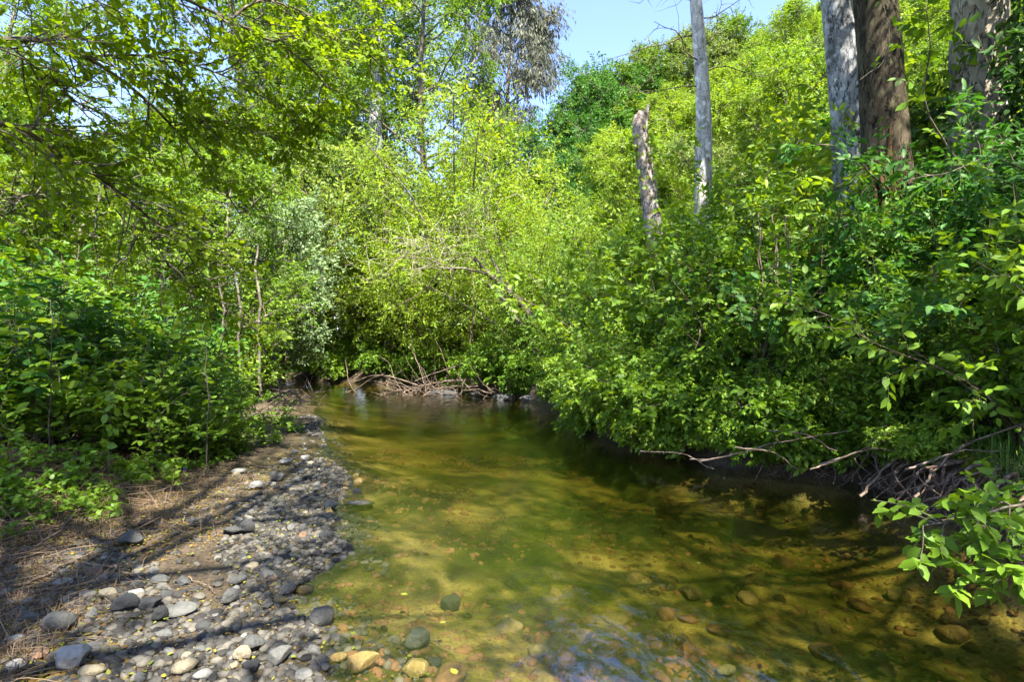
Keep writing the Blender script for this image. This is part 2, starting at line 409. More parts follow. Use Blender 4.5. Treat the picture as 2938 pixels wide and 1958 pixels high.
# ground: one sheet; soil, sand bed and forest floor by place
def groundmat():
    m, nt, nd, lk = newmat('ground_soil')
    out = nd.new('ShaderNodeOutputMaterial'); pb = nd.new('ShaderNodeBsdfPrincipled'); pb.inputs['Roughness'].default_value = .9; pb.inputs['Specular IOR Level'].default_value = .2
    geo = nd.new('ShaderNodeNewGeometry'); sp = nd.new('ShaderNodeSeparateXYZ'); lk.new(geo.outputs['Position'], sp.inputs[0])
    n1 = nd.new('ShaderNodeTexNoise'); n1.inputs['Scale'].default_value = 1.1; n1.inputs['Detail'].default_value = 7; n1.inputs['Roughness'].default_value = .6; lk.new(geo.outputs['Position'], n1.inputs[0])
    n2 = nd.new('ShaderNodeTexNoise'); n2.inputs['Scale'].default_value = 45; n2.inputs['Detail'].default_value = 6; lk.new(geo.outputs['Position'], n2.inputs[0])
    dry = ramp(nd, [(.3, (.045, .033, .02)), (.5, (.08, .06, .037)), (.7, (.125, .095, .06))]); lk.new(n1.outputs[0], dry.inputs[0])
    bed = ramp(nd, [(.35, (.035, .042, .008)), (.47, (.10, .085, .022)), (.58, (.24, .18, .065)), (.72, (.38, .29, .13))]); lk.new(n1.outputs[0], bed.inputs[0])
    mr = nd.new('ShaderNodeMapRange'); mr.inputs['From Min'].default_value = -.04; mr.inputs['From Max'].default_value = .05; lk.new(sp.outputs['Z'], mr.inputs['Value'])
    mx = nd.new('ShaderNodeMixRGB'); lk.new(mr.outputs[0], mx.inputs[0]); lk.new(bed.outputs[0], mx.inputs[1]); lk.new(dry.outputs[0], mx.inputs[2])
    fr = nd.new('ShaderNodeMapRange'); fr.inputs['From Min'].default_value = .5; fr.inputs['From Max'].default_value = 1.2; lk.new(sp.outputs['Z'], fr.inputs['Value'])
    fl = ramp(nd, [(.35, (.04, .045, .015)), (.65, (.09, .08, .03))]); lk.new(n1.outputs[0], fl.inputs[0])
    m3 = nd.new('ShaderNodeMixRGB'); lk.new(fr.outputs[0], m3.inputs[0]); lk.new(mx.outputs[0], m3.inputs[1]); lk.new(fl.outputs[0], m3.inputs[2])
    r2 = ramp(nd, [(.3, (.55, .55, .55)), (.7, (1.3, 1.3, 1.3))]); lk.new(n2.outputs[0], r2.inputs[0])
    m2 = nd.new('ShaderNodeMixRGB'); m2.blend_type = 'MULTIPLY'; m2.inputs[0].default_value = 1; lk.new(m3.outputs[0], m2.inputs[1]); lk.new(r2.outputs[0], m2.inputs[2])
    # wet margin
    wt = nd.new('ShaderNodeMapRange'); wt.inputs['From Min'].default_value = .025; wt.inputs['From Max'].default_value = .075; wt.inputs['To Min'].default_value = .5; wt.inputs['To Max'].default_value = 1; lk.new(sp.outputs['Z'], wt.inputs['Value'])
    wu = nd.new('ShaderNodeMapRange'); wu.inputs['From Min'].default_value = -.06; wu.inputs['From Max'].default_value = .0; wu.inputs['To Min'].default_value = 1; wu.inputs['To Max'].default_value = 0; lk.new(sp.outputs['Z'], wu.inputs['Value'])
    wm = nd.new('ShaderNodeMath'); wm.operation = 'MAXIMUM'; lk.new(wt.outputs[0], wm.inputs[0]); lk.new(wu.outputs[0], wm.inputs[1])
    m4 = nd.new('ShaderNodeVectorMath'); m4.operation = 'SCALE'; lk.new(m2.outputs[0], m4.inputs[0]); lk.new(wm.outputs[0], m4.inputs['Scale']); lk.new(m4.outputs[0], pb.inputs['Base Color'])
    # damp sheen close to the water line
    rg = nd.new('ShaderNodeMapRange'); rg.inputs['From Min'].default_value = .02; rg.inputs['From Max'].default_value = .08; rg.inputs['To Min'].default_value = .45; rg.inputs['To Max'].default_value = .92
    lk.new(sp.outputs['Z'], rg.inputs['Value']); lk.new(rg.outputs[0], pb.inputs['Roughness'])
    bp = nd.new('ShaderNodeBump'); bp.inputs['Strength'].default_value = .6; bp.inputs['Distance'].default_value = .02; lk.new(n2.outputs[0], bp.inputs['Height']); lk.new(bp.outputs[0], pb.inputs['Normal'])
    lk.new(pb.outputs[0], out.inputs[0]); return m
M['ground'] = groundmat()

def watermat():
    m, nt, nd, lk = newmat('creek_water')
    out = nd.new('ShaderNodeOutputMaterial')
    geo = nd.new('ShaderNodeNewGeometry'); mp = nd.new('ShaderNodeMapping'); mp.inputs['Rotation'].default_value = (0, 0, R(25)); mp.inputs['Scale'].default_value = (1.0, .55, 1)
    lk.new(geo.outputs['Position'], mp.inputs[0])
    n1 = nd.new('ShaderNodeTexNoise'); n1.inputs['Scale'].default_value = 6.5; n1.inputs['Detail'].default_value = 6; n1.inputs['Roughness'].default_value = .55; n1.inputs['Distortion'].default_value = .6
    lk.new(mp.outputs[0], n1.inputs[0])
    n3 = nd.new('ShaderNodeTexNoise'); n3.inputs['Scale'].default_value = .45; lk.new(geo.outputs['Position'], n3.inputs[0])
    st = ramp(nd, [(.4, (.6, .6, .6)), (.62, (1, 1, 1))]); lk.new(n3.outputs[0], st.inputs[0])
    mu = nd.new('ShaderNodeMath'); mu.operation = 'MULTIPLY'; lk.new(n1.outputs[0], mu.inputs[0]); lk.new(st.outputs[0], mu.inputs[1])
    bp = nd.new('ShaderNodeBump'); bp.inputs['Strength'].default_value = .8; bp.inputs['Distance'].default_value = .017; lk.new(mu.outputs[0], bp.inputs['Height'])
    fr = nd.new('ShaderNodeFresnel'); bf = nd.new('ShaderNodeMapRange'); bf.inputs['To Min'].default_value = 2.15; bf.inputs['To Max'].default_value = 1 / 2.15; lk.new(geo.outputs['Backfacing'], bf.inputs['Value']); lk.new(bf.outputs[0], fr.inputs['IOR']); lk.new(bp.outputs[0], fr.inputs['Normal'])
    tr = nd.new('ShaderNodeBsdfTransparent'); tr.inputs[0].default_value = (.95, .95, .88, 1)
    gl = nd.new('ShaderNodeBsdfGlossy'); gl.inputs['Roughness'].default_value = .03; lk.new(bp.outputs[0], gl.inputs['Normal']); gl.inputs['Color'].default_value = (1, 1, 1, 1)
    mx = nd.new('ShaderNodeMixShader'); lk.new(fr.outputs[0], mx.inputs[0]); lk.new(tr.outputs[0], mx.inputs[1]); lk.new(gl.outputs[0], mx.inputs[2]); lk.new(mx.outputs[0], out.inputs[0])
    va = nd.new('ShaderNodeVolumeAbsorption'); va.inputs['Color'].default_value = (.68, .69, .42, 1); va.inputs['Density'].default_value = 2.2; lk.new(va.outputs[0], out.inputs['Volume'])
    return m
M['water'] = watermat()

# ------------------------------------------------------------------ setting
def axis(a, b, fine0, fine1, s0, s1):
    xs = [fine0]; s = s0
    while xs[-1] < fine1: xs.append(xs[-1] + s0)
    while xs[-1] < b: s = min(s * 1.08, s1); xs.append(xs[-1] + s)
    s = s0; lo = [fine0]
    while lo[-1] > a: s = min(s * 1.08, s1); lo.append(lo[-1] - s)
    return np.array(lo[:0:-1] + xs)

gx = axis(-150, 150, -6.5, 5.5, .045, 6); gy = axis(-60, 220, 1.6, 9.5, .045, 6)
GX, GY = np.meshgrid(gx, gy)
GZ = H(GX.ravel(), GY.ravel())
nx, ny = len(gx), len(gy)
ii = (np.arange(ny - 1)[:, None] * nx + np.arange(nx - 1)[None]).ravel()
gme = mkmesh('ground', np.stack([GX.ravel(), GY.ravel(), GZ], 1), [np.stack([ii, ii + 1, ii + nx + 1, ii + nx], 1)], M['ground'], None, True)
tag(link('ground', gme), kind='structure')
wb = MB(); wb.add([(-60, -20, 0), (8, -20, 0), (8, 40, 0), (-60, 40, 0)], [np.array([[0, 1, 2, 3]])])
# the water sheet is only as wide as the channel: a strip between the two banks, tucked a little into them
wp = []
tl = np.linspace(0, 1, 160)
def along(P, t):
    d = np.concatenate([[0], np.cumsum(np.hypot(*np.diff(P, axis=0).T))]); d /= d[-1]
    return np.stack([np.interp(t, d, P[:, 0]), np.interp(t, d, P[:, 1])], 1)
# pair left and right by matching knots
kl = np.array([0, 1, 2, 5, 8, 10, 11, 12, 13, 14, 16]); kr = np.array([0, 1, 2, 4, 6, 9, 12, 14, 16, 17, 19])
def knots(P, k, n=12):
    o = []
    for a, b in zip(k[:-1], k[1:]): o.append(along(P[a:b + 1], np.linspace(0, 1, n, endpoint=False)))
    o.append(P[-1:]); return np.vstack(o)
A_, B_ = knots(LEFT, kl), knots(RIGHT, kr)
dv = B_ - A_; dv /= np.linalg.norm(dv, axis=1)[:, None]
A_ = A_ - dv * .35; B_ = B_ + dv * .35
V = np.zeros((len(A_), 2, 3)); V[:, 0, :2] = A_; V[:, 1, :2] = B_
b = np.arange(len(A_) - 1) * 2
wme = mkmesh('water', V.reshape(-1, 3), [np.stack([b, b + 1, b + 3, b + 2], 1)], M['water'])
tag(link('water', wme), kind='structure')

# ------------------------------------------------------------------ stones
def ico(sub):
    import bmesh
    bm = bmesh.new(); bmesh.ops.create_icosphere(bm, subdivisions=sub, radius=1)
    V = np.array([v.co[:] for v in bm.verts]); Fc = np.array([[v.index for v in f.verts] for f in bm.faces]); bm.free(); return V, Fc
IC2, IC3, IC1 = ico(2), ico(4), ico(2)
def stone_shape(seed, base=IC3, angular=.0, pear=0):
    g = np.random.default_rng(seed); V, Fc = base
    W = V.copy()
    for k in range(3 + int(angular * 9)):           # planed-off faces of a worn stone
        d = norm(g.normal(size=3)); c = .62 + .3 * g.random()
        s = W @ d; W -= np.clip(s - c, 0, None)[:, None] * d * (.6 + .35 * angular)
    ph = g.random(6) * 6; dd = norm(g.normal(size=(6, 3)))
    f = sum(np.sin(V @ dd[k] * (1.5 + k * .7) + ph[k]) * .05 / (1 + k * .3) for k in range(6))
    W *= (1 + f)[:, None]
    W *= np.array([1, .62 + .25 * g.random(), .42 + .25 * g.random()])
    if pear: W[:, 1:] *= (1 - pear * .45 * W[:, :1])
    return W - [0, 0, 0], Fc
SP = [mkmesh('stone_shape', *(lambda s: (s[0], [s[1]]))(stone_shape(100 + k, IC3, (.25, .5, .8, 1.1, 1.4)[k % 5], (k % 4 == 3) * .7)), M['st_grey'], None, True) for k in range(22)]

def put_stone(px, py, w, mat, label, k=None, rz=None, sink=.35, tall=1.0, group=None, onwater=False, g=rng):
    x, y, z = gp(px, py)
    s = w / F * y / 2 * .88
    k = int(g.integers(len(SP))) if k is None else k
    me = SP[k]
    o = link('river_stone', me, None, (x, y, z + s * .5 * tall * .9 ), (g.normal() * .12, g.normal() * .12, g.random() * 6.28 if rz is None else rz), (s, s * (.95 if tall < 1.2 else 1.0), s * tall))
    setmat(o, mat); tag(o, label, 'stone', group)
    return (x, y, s)
placed = []
# notable stones: (px, py, width px, material, label, shape, rz, tall)
NOTE = [
 (321, 626, 30, 'st_grey', 'large round grey stone at the water edge, one side wet', 1, .3, 1.4),
 (452, 611, 26, 'st_dark', 'dark block-shaped stone standing alone in the shallow water', 4, .5, 1.5),
 (468, 619, 11, 'st_wet', 'small black wet stone just right of the lone dark block in the water', 2, .2, 1),
 (417, 651, 34, 'st_grey', 'angular grey-green stone with flat top beside twigs at the water edge', 9, .8, 1.4),
 (436, 667, 16, 'st_dark', 'dark grey rounded stone with wet rim touching the angular grey-green stone', 6, 1, 1.2),
 (415, 676, 32, 'st_wettan', 'large smooth ochre stone at the bottom of the frame in the shallows', 0, .1, 1.2),
 (362, 671, 42, 'st_wettan', 'long wet brown stone with a pinched middle in the shallows', 3, .2, 1.1),
 (339, 663, 20, 'st_wettan', 'round honey-coloured wet stone left of the long wet brown stone', 5, .6, 1.2),
 (726, 676, 24, 'st_tan', 'bright sunlit tan stone poking out of the water at the bottom right', 5, .3, 1.0),
 (331, 512, 17, 'st_grey', 'upright rounded grey stone on the water line where the bar narrows', 6, 1.2, 1.7),
 (326, 540, 18, 'st_dark', 'dark wet stone half in the water beside the gravel bar', 1, 0, 1.1),
 (360, 508, 34, 'st_wet', 'long flat dark slab lying in the shallow water off the bar', 8, .3, .6),
 (248, 535, 20, 'st_dark', 'squarish dark grey boulder with hollows in the middle of the bar', 9, .2, 1.6),
 (234, 536, 22, 'st_grey', 'pale grey worn stone leaning against the squarish dark boulder', 8, .1, 1.1),
 (132, 546, 26, 'st_grey', 'smooth purplish grey boulder near the grass edge of the bar', 6, .2, 1.4),
 (127, 613, 32, 'st_dark', 'long blue-black stone with flat facets', 9, .5, 1.2),
 (150, 610, 28, 'st_dark', 'blue-black stone touching the right end of the long blue-black one', 4, .2, 1.1),
 (180, 616, 38, 'st_grey', 'wide flat pale grey slab in the middle of the cobbles', 8, -.1, .7),
 (160, 623, 19, 'st_dark', 'upright blackish stone with brown patches', 9, 1.0, 1.8),
 (58, 631, 36, 'st_grey', 'broad bluish grey cobble with rounded back', 0, .1, 1.3),
 (74, 668, 38, 'st_pale', 'biggest pale grey boulder at the bottom of the bar', 4, .4, 1.4),
 (92, 679, 28, 'st_tan', 'tan rounded stone in front of the biggest pale boulder', 5, .1, 1.1),
 (12, 648, 24, 'st_pale', 'oval pale greenish stone at the left edge', 1, .1, 1.0),
 (62, 587, 22, 'st_pale', 'long white oval stone lying near the twigs', 0, .15, .9),
 (110, 600, 22, 'st_tan', 'mottled tan cobble above the blue-black stones', 2, .4, 1.2),
 (238, 585, 20, 'st_grey', 'smooth grey cobble pair member under the brown patch', 5, .6, 1.2),
 (230, 606, 22, 'st_grey', 'tan-grey wedge stone pointing up', 9, 1.1, 1.6),
 (254, 651, 24, 'st_grey', 'egg-shaped grey stone with wet base, lower bar', 6, .9, 1.5),
 (243, 662, 22, 'st_tan', 'triangular tan-grey stone in front of the egg-shaped one', 9, .4, 1.5),
 (279, 664, 32, 'st_grey', 'long pointed grey stone tilted beside a lime leaf', 3, .6, 1.3),
 (252, 672, 22, 'st_dark', 'dark grey block under the pointed grey stone', 4, .3, 1.2),
 (185, 674, 28, 'st_tan', 'pinkish tan stone at the bottom of the bar', 5, .4, 1.2),
 (205, 680, 24, 'st_pale', 'pale grey oval stone at the bottom edge, beside the pinkish tan one', 2, .4, 1.0),
 (166, 640, 20, 'st_grey', 'rounded mid-grey stone among small pale cobbles', 2, .4, 1.2),
 (146, 528, 16, 'st_red', 'small reddish tan cobble behind the purplish boulder', 2, .4, 1.2),
 (287, 595, 22, 'st_grey', 'smooth elongated grey stone above the water line pebbles', 0, 1.0, 1.0),
 (304, 594, 22, 'st_wettan', 'flat ochre stone half sunk at the shoreline', 0, .3, .9),
 (281, 604, 15, 'st_wettan', 'yellow-brown egg-shaped wet stone at the shoreline', 5, .2, 1.0),
 (272, 583, 13, 'st_red', 'orange-brown oval pebble by the shoreline', 0, .2, 1.0),
 (278, 482, 17, 'st_grey', 'upright grey stone near the head of the bar', 4, .4, 1.5),
 (257, 490, 18, 'st_pale', 'pale blocky stone near the head of the bar', 9, .4, 1.0),
 (286, 465, 15, 'st_pale', 'bright white stone lying on the sunlit soil', 5, .4, 1.0),
 (306, 461, 12, 'st_pale', 'bright white stone at the water edge by the sunlit soil', 4, .4, 1.2),
 (238, 474, 18, 'st_pale', 'flat white stone on bare soil above the cobbles', 0, .1, .7),
]
for px, py, w, mt, lab, k, rz, tall in NOTE:
    placed.append(put_stone(px, py, w, M[mt], lab, k, rz, tall=tall))
# the mid-creek boulder far off
x, y, z = gp(444, 394); o = link('river_stone', SP[8], None, ((445 - 512) / F * 17.2, 17.2, .02), (0, 0, .1), (.55, .42, .26)); setmat(o, M['st_dark'])
tag(o, 'low grey boulder with white rim alone in the water before the far bank', 'stone')
for (px, Y, s, lb) in [(505, 15.6, .42, 'pale flat rock at the foot of the far bank, partly under roots'), (583, 10.6, .35, 'pale rock under the bright green bush at the water line'), (530, 15.2, .3, 'pale pinkish rock right of the flat one on the far bank'), (478, 16.8, .3, 'small brownish rock on the far bank, left of the pale rocks')]:
    o = link('river_stone', SP[int(rng.integers(22))], None, ((px - 512) / F * Y, Y, .06), (0, 0, 1), (s, s * .8, s * .6)); setmat(o, M['st_grey']); tag(o, lb, 'stone')

# region of the gravel bar in pixels
BAR = np.array([(0, 683), (0, 572), (60, 556), (110, 540), (170, 525), (205, 500), (232, 478), (268, 462), (292, 440), (302, 430), (318, 440), (330, 470), (338, 505), (332, 545), (345, 590), (400, 640), (440, 683)], float)
BAR2 = np.array([(-40, 720), (-40, 560), (60, 550), (110, 535), (170, 520), (205, 496), (232, 474), (268, 458), (292, 436), (306, 402), (330, 404), (350, 460), (385, 500), (400, 560), (450, 620), (520, 720)], float)
def inpoly(x, y, P):
    r = np.zeros(x.shape, bool); n = len(P)
    for i in range(n):
        x1, y1 = P[i]; x2, y2 = P[(i + 1) % n]
        if y1 == y2: continue
        r ^= ((y1 > y) != (y2 > y)) & (x < (x2 - x1) * (y - y1) / (y2 - y1) + x1)
    return r
def topix(x, y, z): return 512 + F * x / y, 341.5 - F * (z - CAMZ) / y
KINDS = [('st_grey', .44, 'mid-grey rounded cobble among the stones of the gravel bar', 'grey cobbles on the gravel bar'),
         ('st_dark', .22, 'dark charcoal cobble among the stones of the gravel bar', 'dark cobbles on the gravel bar'),
         ('st_tan', .16, 'tan cobble among the stones of the gravel bar', 'tan cobbles on the gravel bar'),
         ('st_pale', .14, 'pale off-white cobble among the stones of the gravel bar', 'pale cobbles on the gravel bar'),
         ('st_red', .04, 'reddish brown cobble among the stones of the gravel bar', 'reddish cobbles on the gravel bar')]
cum = np.cumsum([k[1] for k in KINDS])
SOIL = np.array([(105, 520), (150, 482), (285, 436), (312, 436), (322, 452), (270, 488), (228, 518), (218, 560), (240, 592), (215, 612), (172, 590), (130, 562)], float)
def bare(x, y): return fbm(x * 1.1 + 3, y * 1.1, 3, 40)     # bare soil patches in the bar
n = 0; tries = 0
g = np.random.default_rng(55)
while n < 205 and tries < 9000:
    tries += 1
    x = g.uniform(-4.2, .4); y = g.uniform(2.2, 8.5) ; z = h1(x, y)
    px, py = topix(x, y, z)
    if not inpoly(np.array([px]), np.array([py]), BAR2)[0] or z < -.05 or (z < -.01 and g.random() < .6): continue
    if inpoly(np.array([px]), np.array([py]), SOIL)[0] and g.random() < .85: continue
    s = g.choice([.056, .046, .038, .030], p=[.12, .25, .38, .25]) * g.uniform(.85, 1.2)
    if any((x - a) ** 2 + (y - b) ** 2 < (s * .75 + c * .8) ** 2 for a, b, c in placed): continue
    placed.append((x, y, s))
    dshore = float(dpoly(np.array([x]), np.array([y]), LEFT)[0]); ins = bool(inside(np.array([x]), np.array([y]))[0])
    o = link('river_stone', SP[int(g.integers(22))], None, (x, y, z + s * .28), (g.normal() * .2, g.normal() * .2, g.random() * 6.28), (s, s * g.uniform(.85, 1.1), s * g.uniform(.9, 1.3)))
    if ins or dshore < .08:
        mt = 'st_wettan' if g.random() < .55 else 'st_wet'
        setmat(o, M[mt])
        tag(o, ('wet ochre cobble' if mt == 'st_wettan' else 'wet blackish cobble') + ' in the shallows beside the gravel bar', 'stone', ('wet ochre' if mt == 'st_wettan' else 'wet black') + ' cobbles in the shallows')
    else:
        kd = KINDS[int(np.searchsorted(cum, g.random() * .999))]
        setmat(o, M[kd[0]]); tag(o, kd[2], 'stone', kd[3])
    n += 1
# cobbles under the clear water
n = 0
while n < 46:
    px = g.uniform(450, 1000); py = g.uniform(560, 683)
    if px + py * .9 < 1010 or g.random() < (px - 560) / 700: continue
    x, y, z = gp(px, py)
    s = g.uniform(.05, .12)
    if any((x - a) ** 2 + (y - b) ** 2 < (s * .8 + c) ** 2 for a, b, c in placed): continue
    placed.append((x, y, s)); n += 1
    o = link('river_stone', SP[int(g.integers(22))], None, (x, y, z + s * .1), (g.normal() * .1, g.normal() * .1, g.random() * 6.28), (s, s, s))
    setmat(o, M['st_bed']); tag(o, 'sunken yellowish brown cobble seen through the clear water', 'stone', 'sunken cobbles on the creek bed')

def scatter_stones(name, n, sz, dens, xr, yr, seed, mat, z_off=.2, shapes=14, minclear=True):
    g = np.random.default_rng(seed)
    x = g.uniform(*xr, n * 6); y = g.uniform(*yr, n * 6); z = H(x, y)
    keep = g.random(len(x)) < dens(x, y, z); x, y, z = x[keep][:n], y[keep][:n], z[keep][:n]
    m = len(x)
    mb = MB(); sh = [stone_shape(900 + k, IC1, (k % 3) * .3) for k in range(shapes)]
    s = sz[0] + (sz[1] - sz[0]) * g.random(m) ** 2.2
    for k in range(shapes):
        idx = np.arange(k, m, shapes)
        if len(idx) == 0: continue
        V, Fc = sh[k]; a = g.random(len(idx)) * 6.28; c, sn = np.cos(a), np.sin(a)
        W = V[None] * s[idx][:, None, None]; W = W * (1 + .3 * g.normal(size=(len(idx), 1, 3)) * .5)
        X = W[..., 0] * c[:, None] - W[..., 1] * sn[:, None]; Y = W[..., 0] * sn[:, None] + W[..., 1] * c[:, None]
        P = np.stack([X + x[idx][:, None], Y + y[idx][:, None], W[..., 2] + (z[idx] + s[idx] * z_off)[:, None]], -1)
        f = (Fc[None] + (np.arange(len(idx)) * len(V))[:, None, None]).reshape(-1, 3)
        v = np.repeat(g.random(len(idx)), len(Fc))
        mb.add(P.reshape(-1, 3), [f], [v])
    return link(name, mb.mesh(name, mat, True))
def dbar(x, y, z):
    px, py = topix(x, y, z)
    r = inpoly(px + 26 * (fbm(x * 2, y * 2, 2, 71) - .5) * 2, py, BAR2).astype(float) * np.where(z > -.02, 1, np.clip(.9 + z * 6, 0, 1) * (fbm(x * 3, y * 3, 2, 72) > .40))
    d = np.where(inpoly(px + 30 * (bare(x * 2, y * 2) - .5), py + 24 * (bare(x * 2 + 5, y * 2) - .5), SOIL), .10, 1.0)
    return r * d * np.where(y > 5.5, .6, 1)
o = scatter_stones('gravel', 17000, (.009, .038), dbar, (-5, .9), (2.1, 12), 61, M['gravel']); tag(o, 'small grey and tan pebbles packed between the larger cobbles of the bar', 'gravel', kind='stuff')
def dbed(x, y, z): return ((z < -.02) & (z > -.5)) * np.clip(fbm(x * .9, y * .9, 3, 77) * 2.2 - .6, 0, 1) * .7
o = scatter_stones('streambed_gravel', 4200, (.012, .045), dbed, (-2.2, 3.6), (2.0, 10), 62, M['st_bed'], .0); tag(o, 'yellowish pebbles lying on the sandy creek bed under the water', 'gravel', kind='stuff')

# ------------------------------------------------------------------ plant helpers
def plant(name, proto, loc, rz, scale, wood_m, leaf_m, label, cat, group=None, wn='stem', ln='foliage'):
    wme, cme = proto
    e = empty(name, loc, rz, scale); tag(e, label, cat, group)
    a = link(wn, wme, e); c = link(ln, cme, e)
    if wood_m: setmat(a, wood_m)
    if leaf_m: setmat(c, leaf_m)
    return e
def bake(pr, name): return pr[0].mesh(name + '_wood', M['bark'], True), pr[1].mesh(name + '_leaves', M['mid'])

# prototypes
TALL = [bake(tree_proto(11, h=20, limbs=34, l2=11, tw=8, nl=9, t0=.18, rad=4.6, trunk_r=.28, leaf=.15, asp=.6, twL=.75, profile='x', up=.06, l2f=.36), 'tall_a'),
        bake(tree_proto(12, h=20, limbs=30, l2=11, tw=9, nl=9, t0=.25, rad=4.2, trunk_r=.24, leaf=.14, asp=.55, twL=.8, profile='round', up=.08, droop=.03, l2f=.38), 'tall_b')]
ROUND = [bake(tree_proto(21, h=7, limbs=26, l2=10, tw=10, nl=9, t0=.12, rad=3.2, trunk_r=.14, leaf=.12, asp=.5, twL=.5, profile='round', up=.10), 'round_a'),
         bake(tree_proto(22, h=7, limbs=30, l2=9, tw=10, nl=9, t0=.10, rad=3.0, trunk_r=.14, leaf=.11, asp=.6, twL=.45, profile='round', up=.12, flat=.3), 'round_b'),
         bake(tree_proto(23, h=8.5, limbs=30, l2=9, tw=10, nl=9, t0=.10, rad=2.6, trunk_r=.12, leaf=.11, asp=.5, twL=.5, profile='round', up=.15), 'round_c')]
WILLOW = [bake(bush_proto(31, stems=34, h=6, spread=4.2, tw=14, sub=7, nl=8, leaf=.12, asp=.36, twL=1.3, det=False, r=.04, arch=.03, flat=.2, upw=.5, base=.5, twdroop=.02, twr=.005, t0=.12), 'willow_a'),
          bake(bush_proto(32, stems=30, h=5, spread=4.5, tw=14, sub=7, nl=8, leaf=.12, asp=.38, twL=1.2, det=False, r=.04, arch=.05, flat=.2, upw=.45, base=.5, twdroop=.03, twr=.005, t0=.1), 'willow_b')]
SHRUB = [bake(bush_proto(41, stems=26, h=3.0, spread=2.0, tw=13, sub=2, nl=5, leaf=.128, asp=.52, twL=.55, r=.014, arch=.08, flat=.55, base=.3, droopl=.25), 'shrub_a'),
         bake(bush_proto(42, stems=26, h=2.4, spread=2.4, tw=13, sub=2, nl=6, leaf=.085, asp=.68, twL=.5, r=.012, arch=.10, flat=.6, base=.3, droopl=.25), 'shrub_b'),
         bake(bush_proto(43, stems=22, h=3.4, spread=1.8, tw=14, sub=2, nl=7, leaf=.135, asp=.36, twL=.55, r=.014, arch=.06, flat=.5, base=.3, droopl=.3), 'shrub_c')]
THICK = [bake(bush_proto(51, stems=22, h=1.5, spread=.9, tw=9, sub=0, nl=7, leaf=.105, asp=.55, twL=.34, r=.008, arch=.03, flat=.75, base=.35, twdroop=.06, droopl=.1), 'thick_a'),
         bake(bush_proto(52, stems=24, h=1.2, spread=1.1, tw=8, sub=0, nl=7, leaf=.085, asp=.6, twL=.30, r=.006, arch=.05, flat=.8, base=.4, twdroop=.06, droopl=.1), 'thick_b'),
         bake(bush_proto(53, stems=18, h=1.8, spread=.7, tw=11, sub=0, nl=7, leaf=.10, asp=.38, twL=.32, r=.008, arch=.03, flat=.6, base=.3, twdroop=.05, droopl=.2), 'thick_c')]
LOW = [bake(bush_proto(61, stems=12, h=.42, spread=.5, tw=5, sub=0, nl=5, leaf=.075, asp=.7, twL=.16, r=.004, arch=.05, flat=.8, base=.12, twr=.002), 'low_a'),
       bake(bush_proto(62, stems=9, h=.30, spread=.4, tw=4, sub=0, nl=5, leaf=.065, asp=.75, twL=.14, r=.003, arch=.06, flat=.85, base=.1, twr=.002), 'low_b')]
DROOP = [bake(bush_proto(71, stems=24, h=1.9, spread=1.3, tw=12, sub=2, nl=6, leaf=.108, asp=.58, twL=.42, r=.010, arch=.13, flat=.6, base=.3, droopl=.3, dirbias=(-.75, 0)), 'droop_a'),
         bake(bush_proto(72, stems=22, h=1.6, spread=1.5, tw=11, sub=2, nl=6, leaf=.112, asp=.6, twL=.40, r=.010, arch=.16, flat=.65, base=.35, droopl=.3, dirbias=(-.9, 0)), 'droop_b')]

def gr(px, Y): 
    x = (px - 512) / F * Y; return x, Y, h1(x, Y)

# ---- tall background trees on the left and centre
g = np.random.default_rng(5)
TREES = [  # px, Y, height, proto, leaf, wood, label
 (-30, 24, 17, 0, 'mid', 'bark', 'tall leafy tree at the far left edge behind the thicket'),
 (50, 30, 11.5, 1, 'yellow', 'grey', 'bright tree with pale forked limbs below the sky gap'),
 (150, 34, 11, 1, 'yellow', 'bark', 'sunlit tree standing below the right end of the sky gap'),
 (262, 27, 23, 0, 'mid', 'bark', 'tall dense tree behind the tips of the overhanging limbs'),
 (300, 31, 25, 1, 'yellow', 'bark', 'tall yellow-green tree whose top leaves the picture, left of the pale trunk'),
 (430, 30, 21, 0, 'mid', 'bark', 'tall dark-and-yellow tree directly left of the grey eucalyptus'),
 (395, 38, 27, 1, 'yellow', 'bark', 'tallest yellow-green tree behind the pale trunk'),
 (-20, 42, 24, 0, 'yellow', 'bark', 'distant tall tree at the far left showing through gaps'),
 (275, 44, 26, 1, 'olive', 'bark', 'distant olive-toned tall tree behind the dense one'),
 (330, 46, 24, 0, 'olive', 'bark', 'distant olive tree seen between the two yellow-green ones'),
]
for px, Y, ht, k, lm, wm, lb in TREES:
    s = ht / 20; wd = max(s, .8)
    plant('broadleaf_tree', TALL[k], gr(px, Y), g.random() * 6.28, (wd, wd, s), M[wm], M[lm], lb, 'tree', 'tall trees behind the creek', 'trunk', 'crown')
# pale trunk tree
tk = MB(); P = path([(0, 0, -.5), (.1, 0, 6), (-.1, .1, 12), (.15, 0, 19), (.1, 0, 27)], 26, .03, 4)
tubes(tk, P[None], np.linspace(.48, .22, 26)[None], 12)
e = empty('pale_trunk_tree', gr(376, 29)); tag(e, 'tall straight tree with a bare pale grey trunk between the leafy crowns', 'tree')
link('trunk', tk.mesh('pale_trunk', M['grey'], True), e)
cr = tree_proto(71, h=27, limbs=24, l2=9, tw=8, nl=8, t0=.45, rad=4, trunk_r=.2, leaf=.13, asp=.5, twL=.7, profile='x')
o = link('limb', cr[0].mesh('pale_limbs', M['grey'], True), e); link('crown', cr[1].mesh('pale_crown', M['mid']), e)

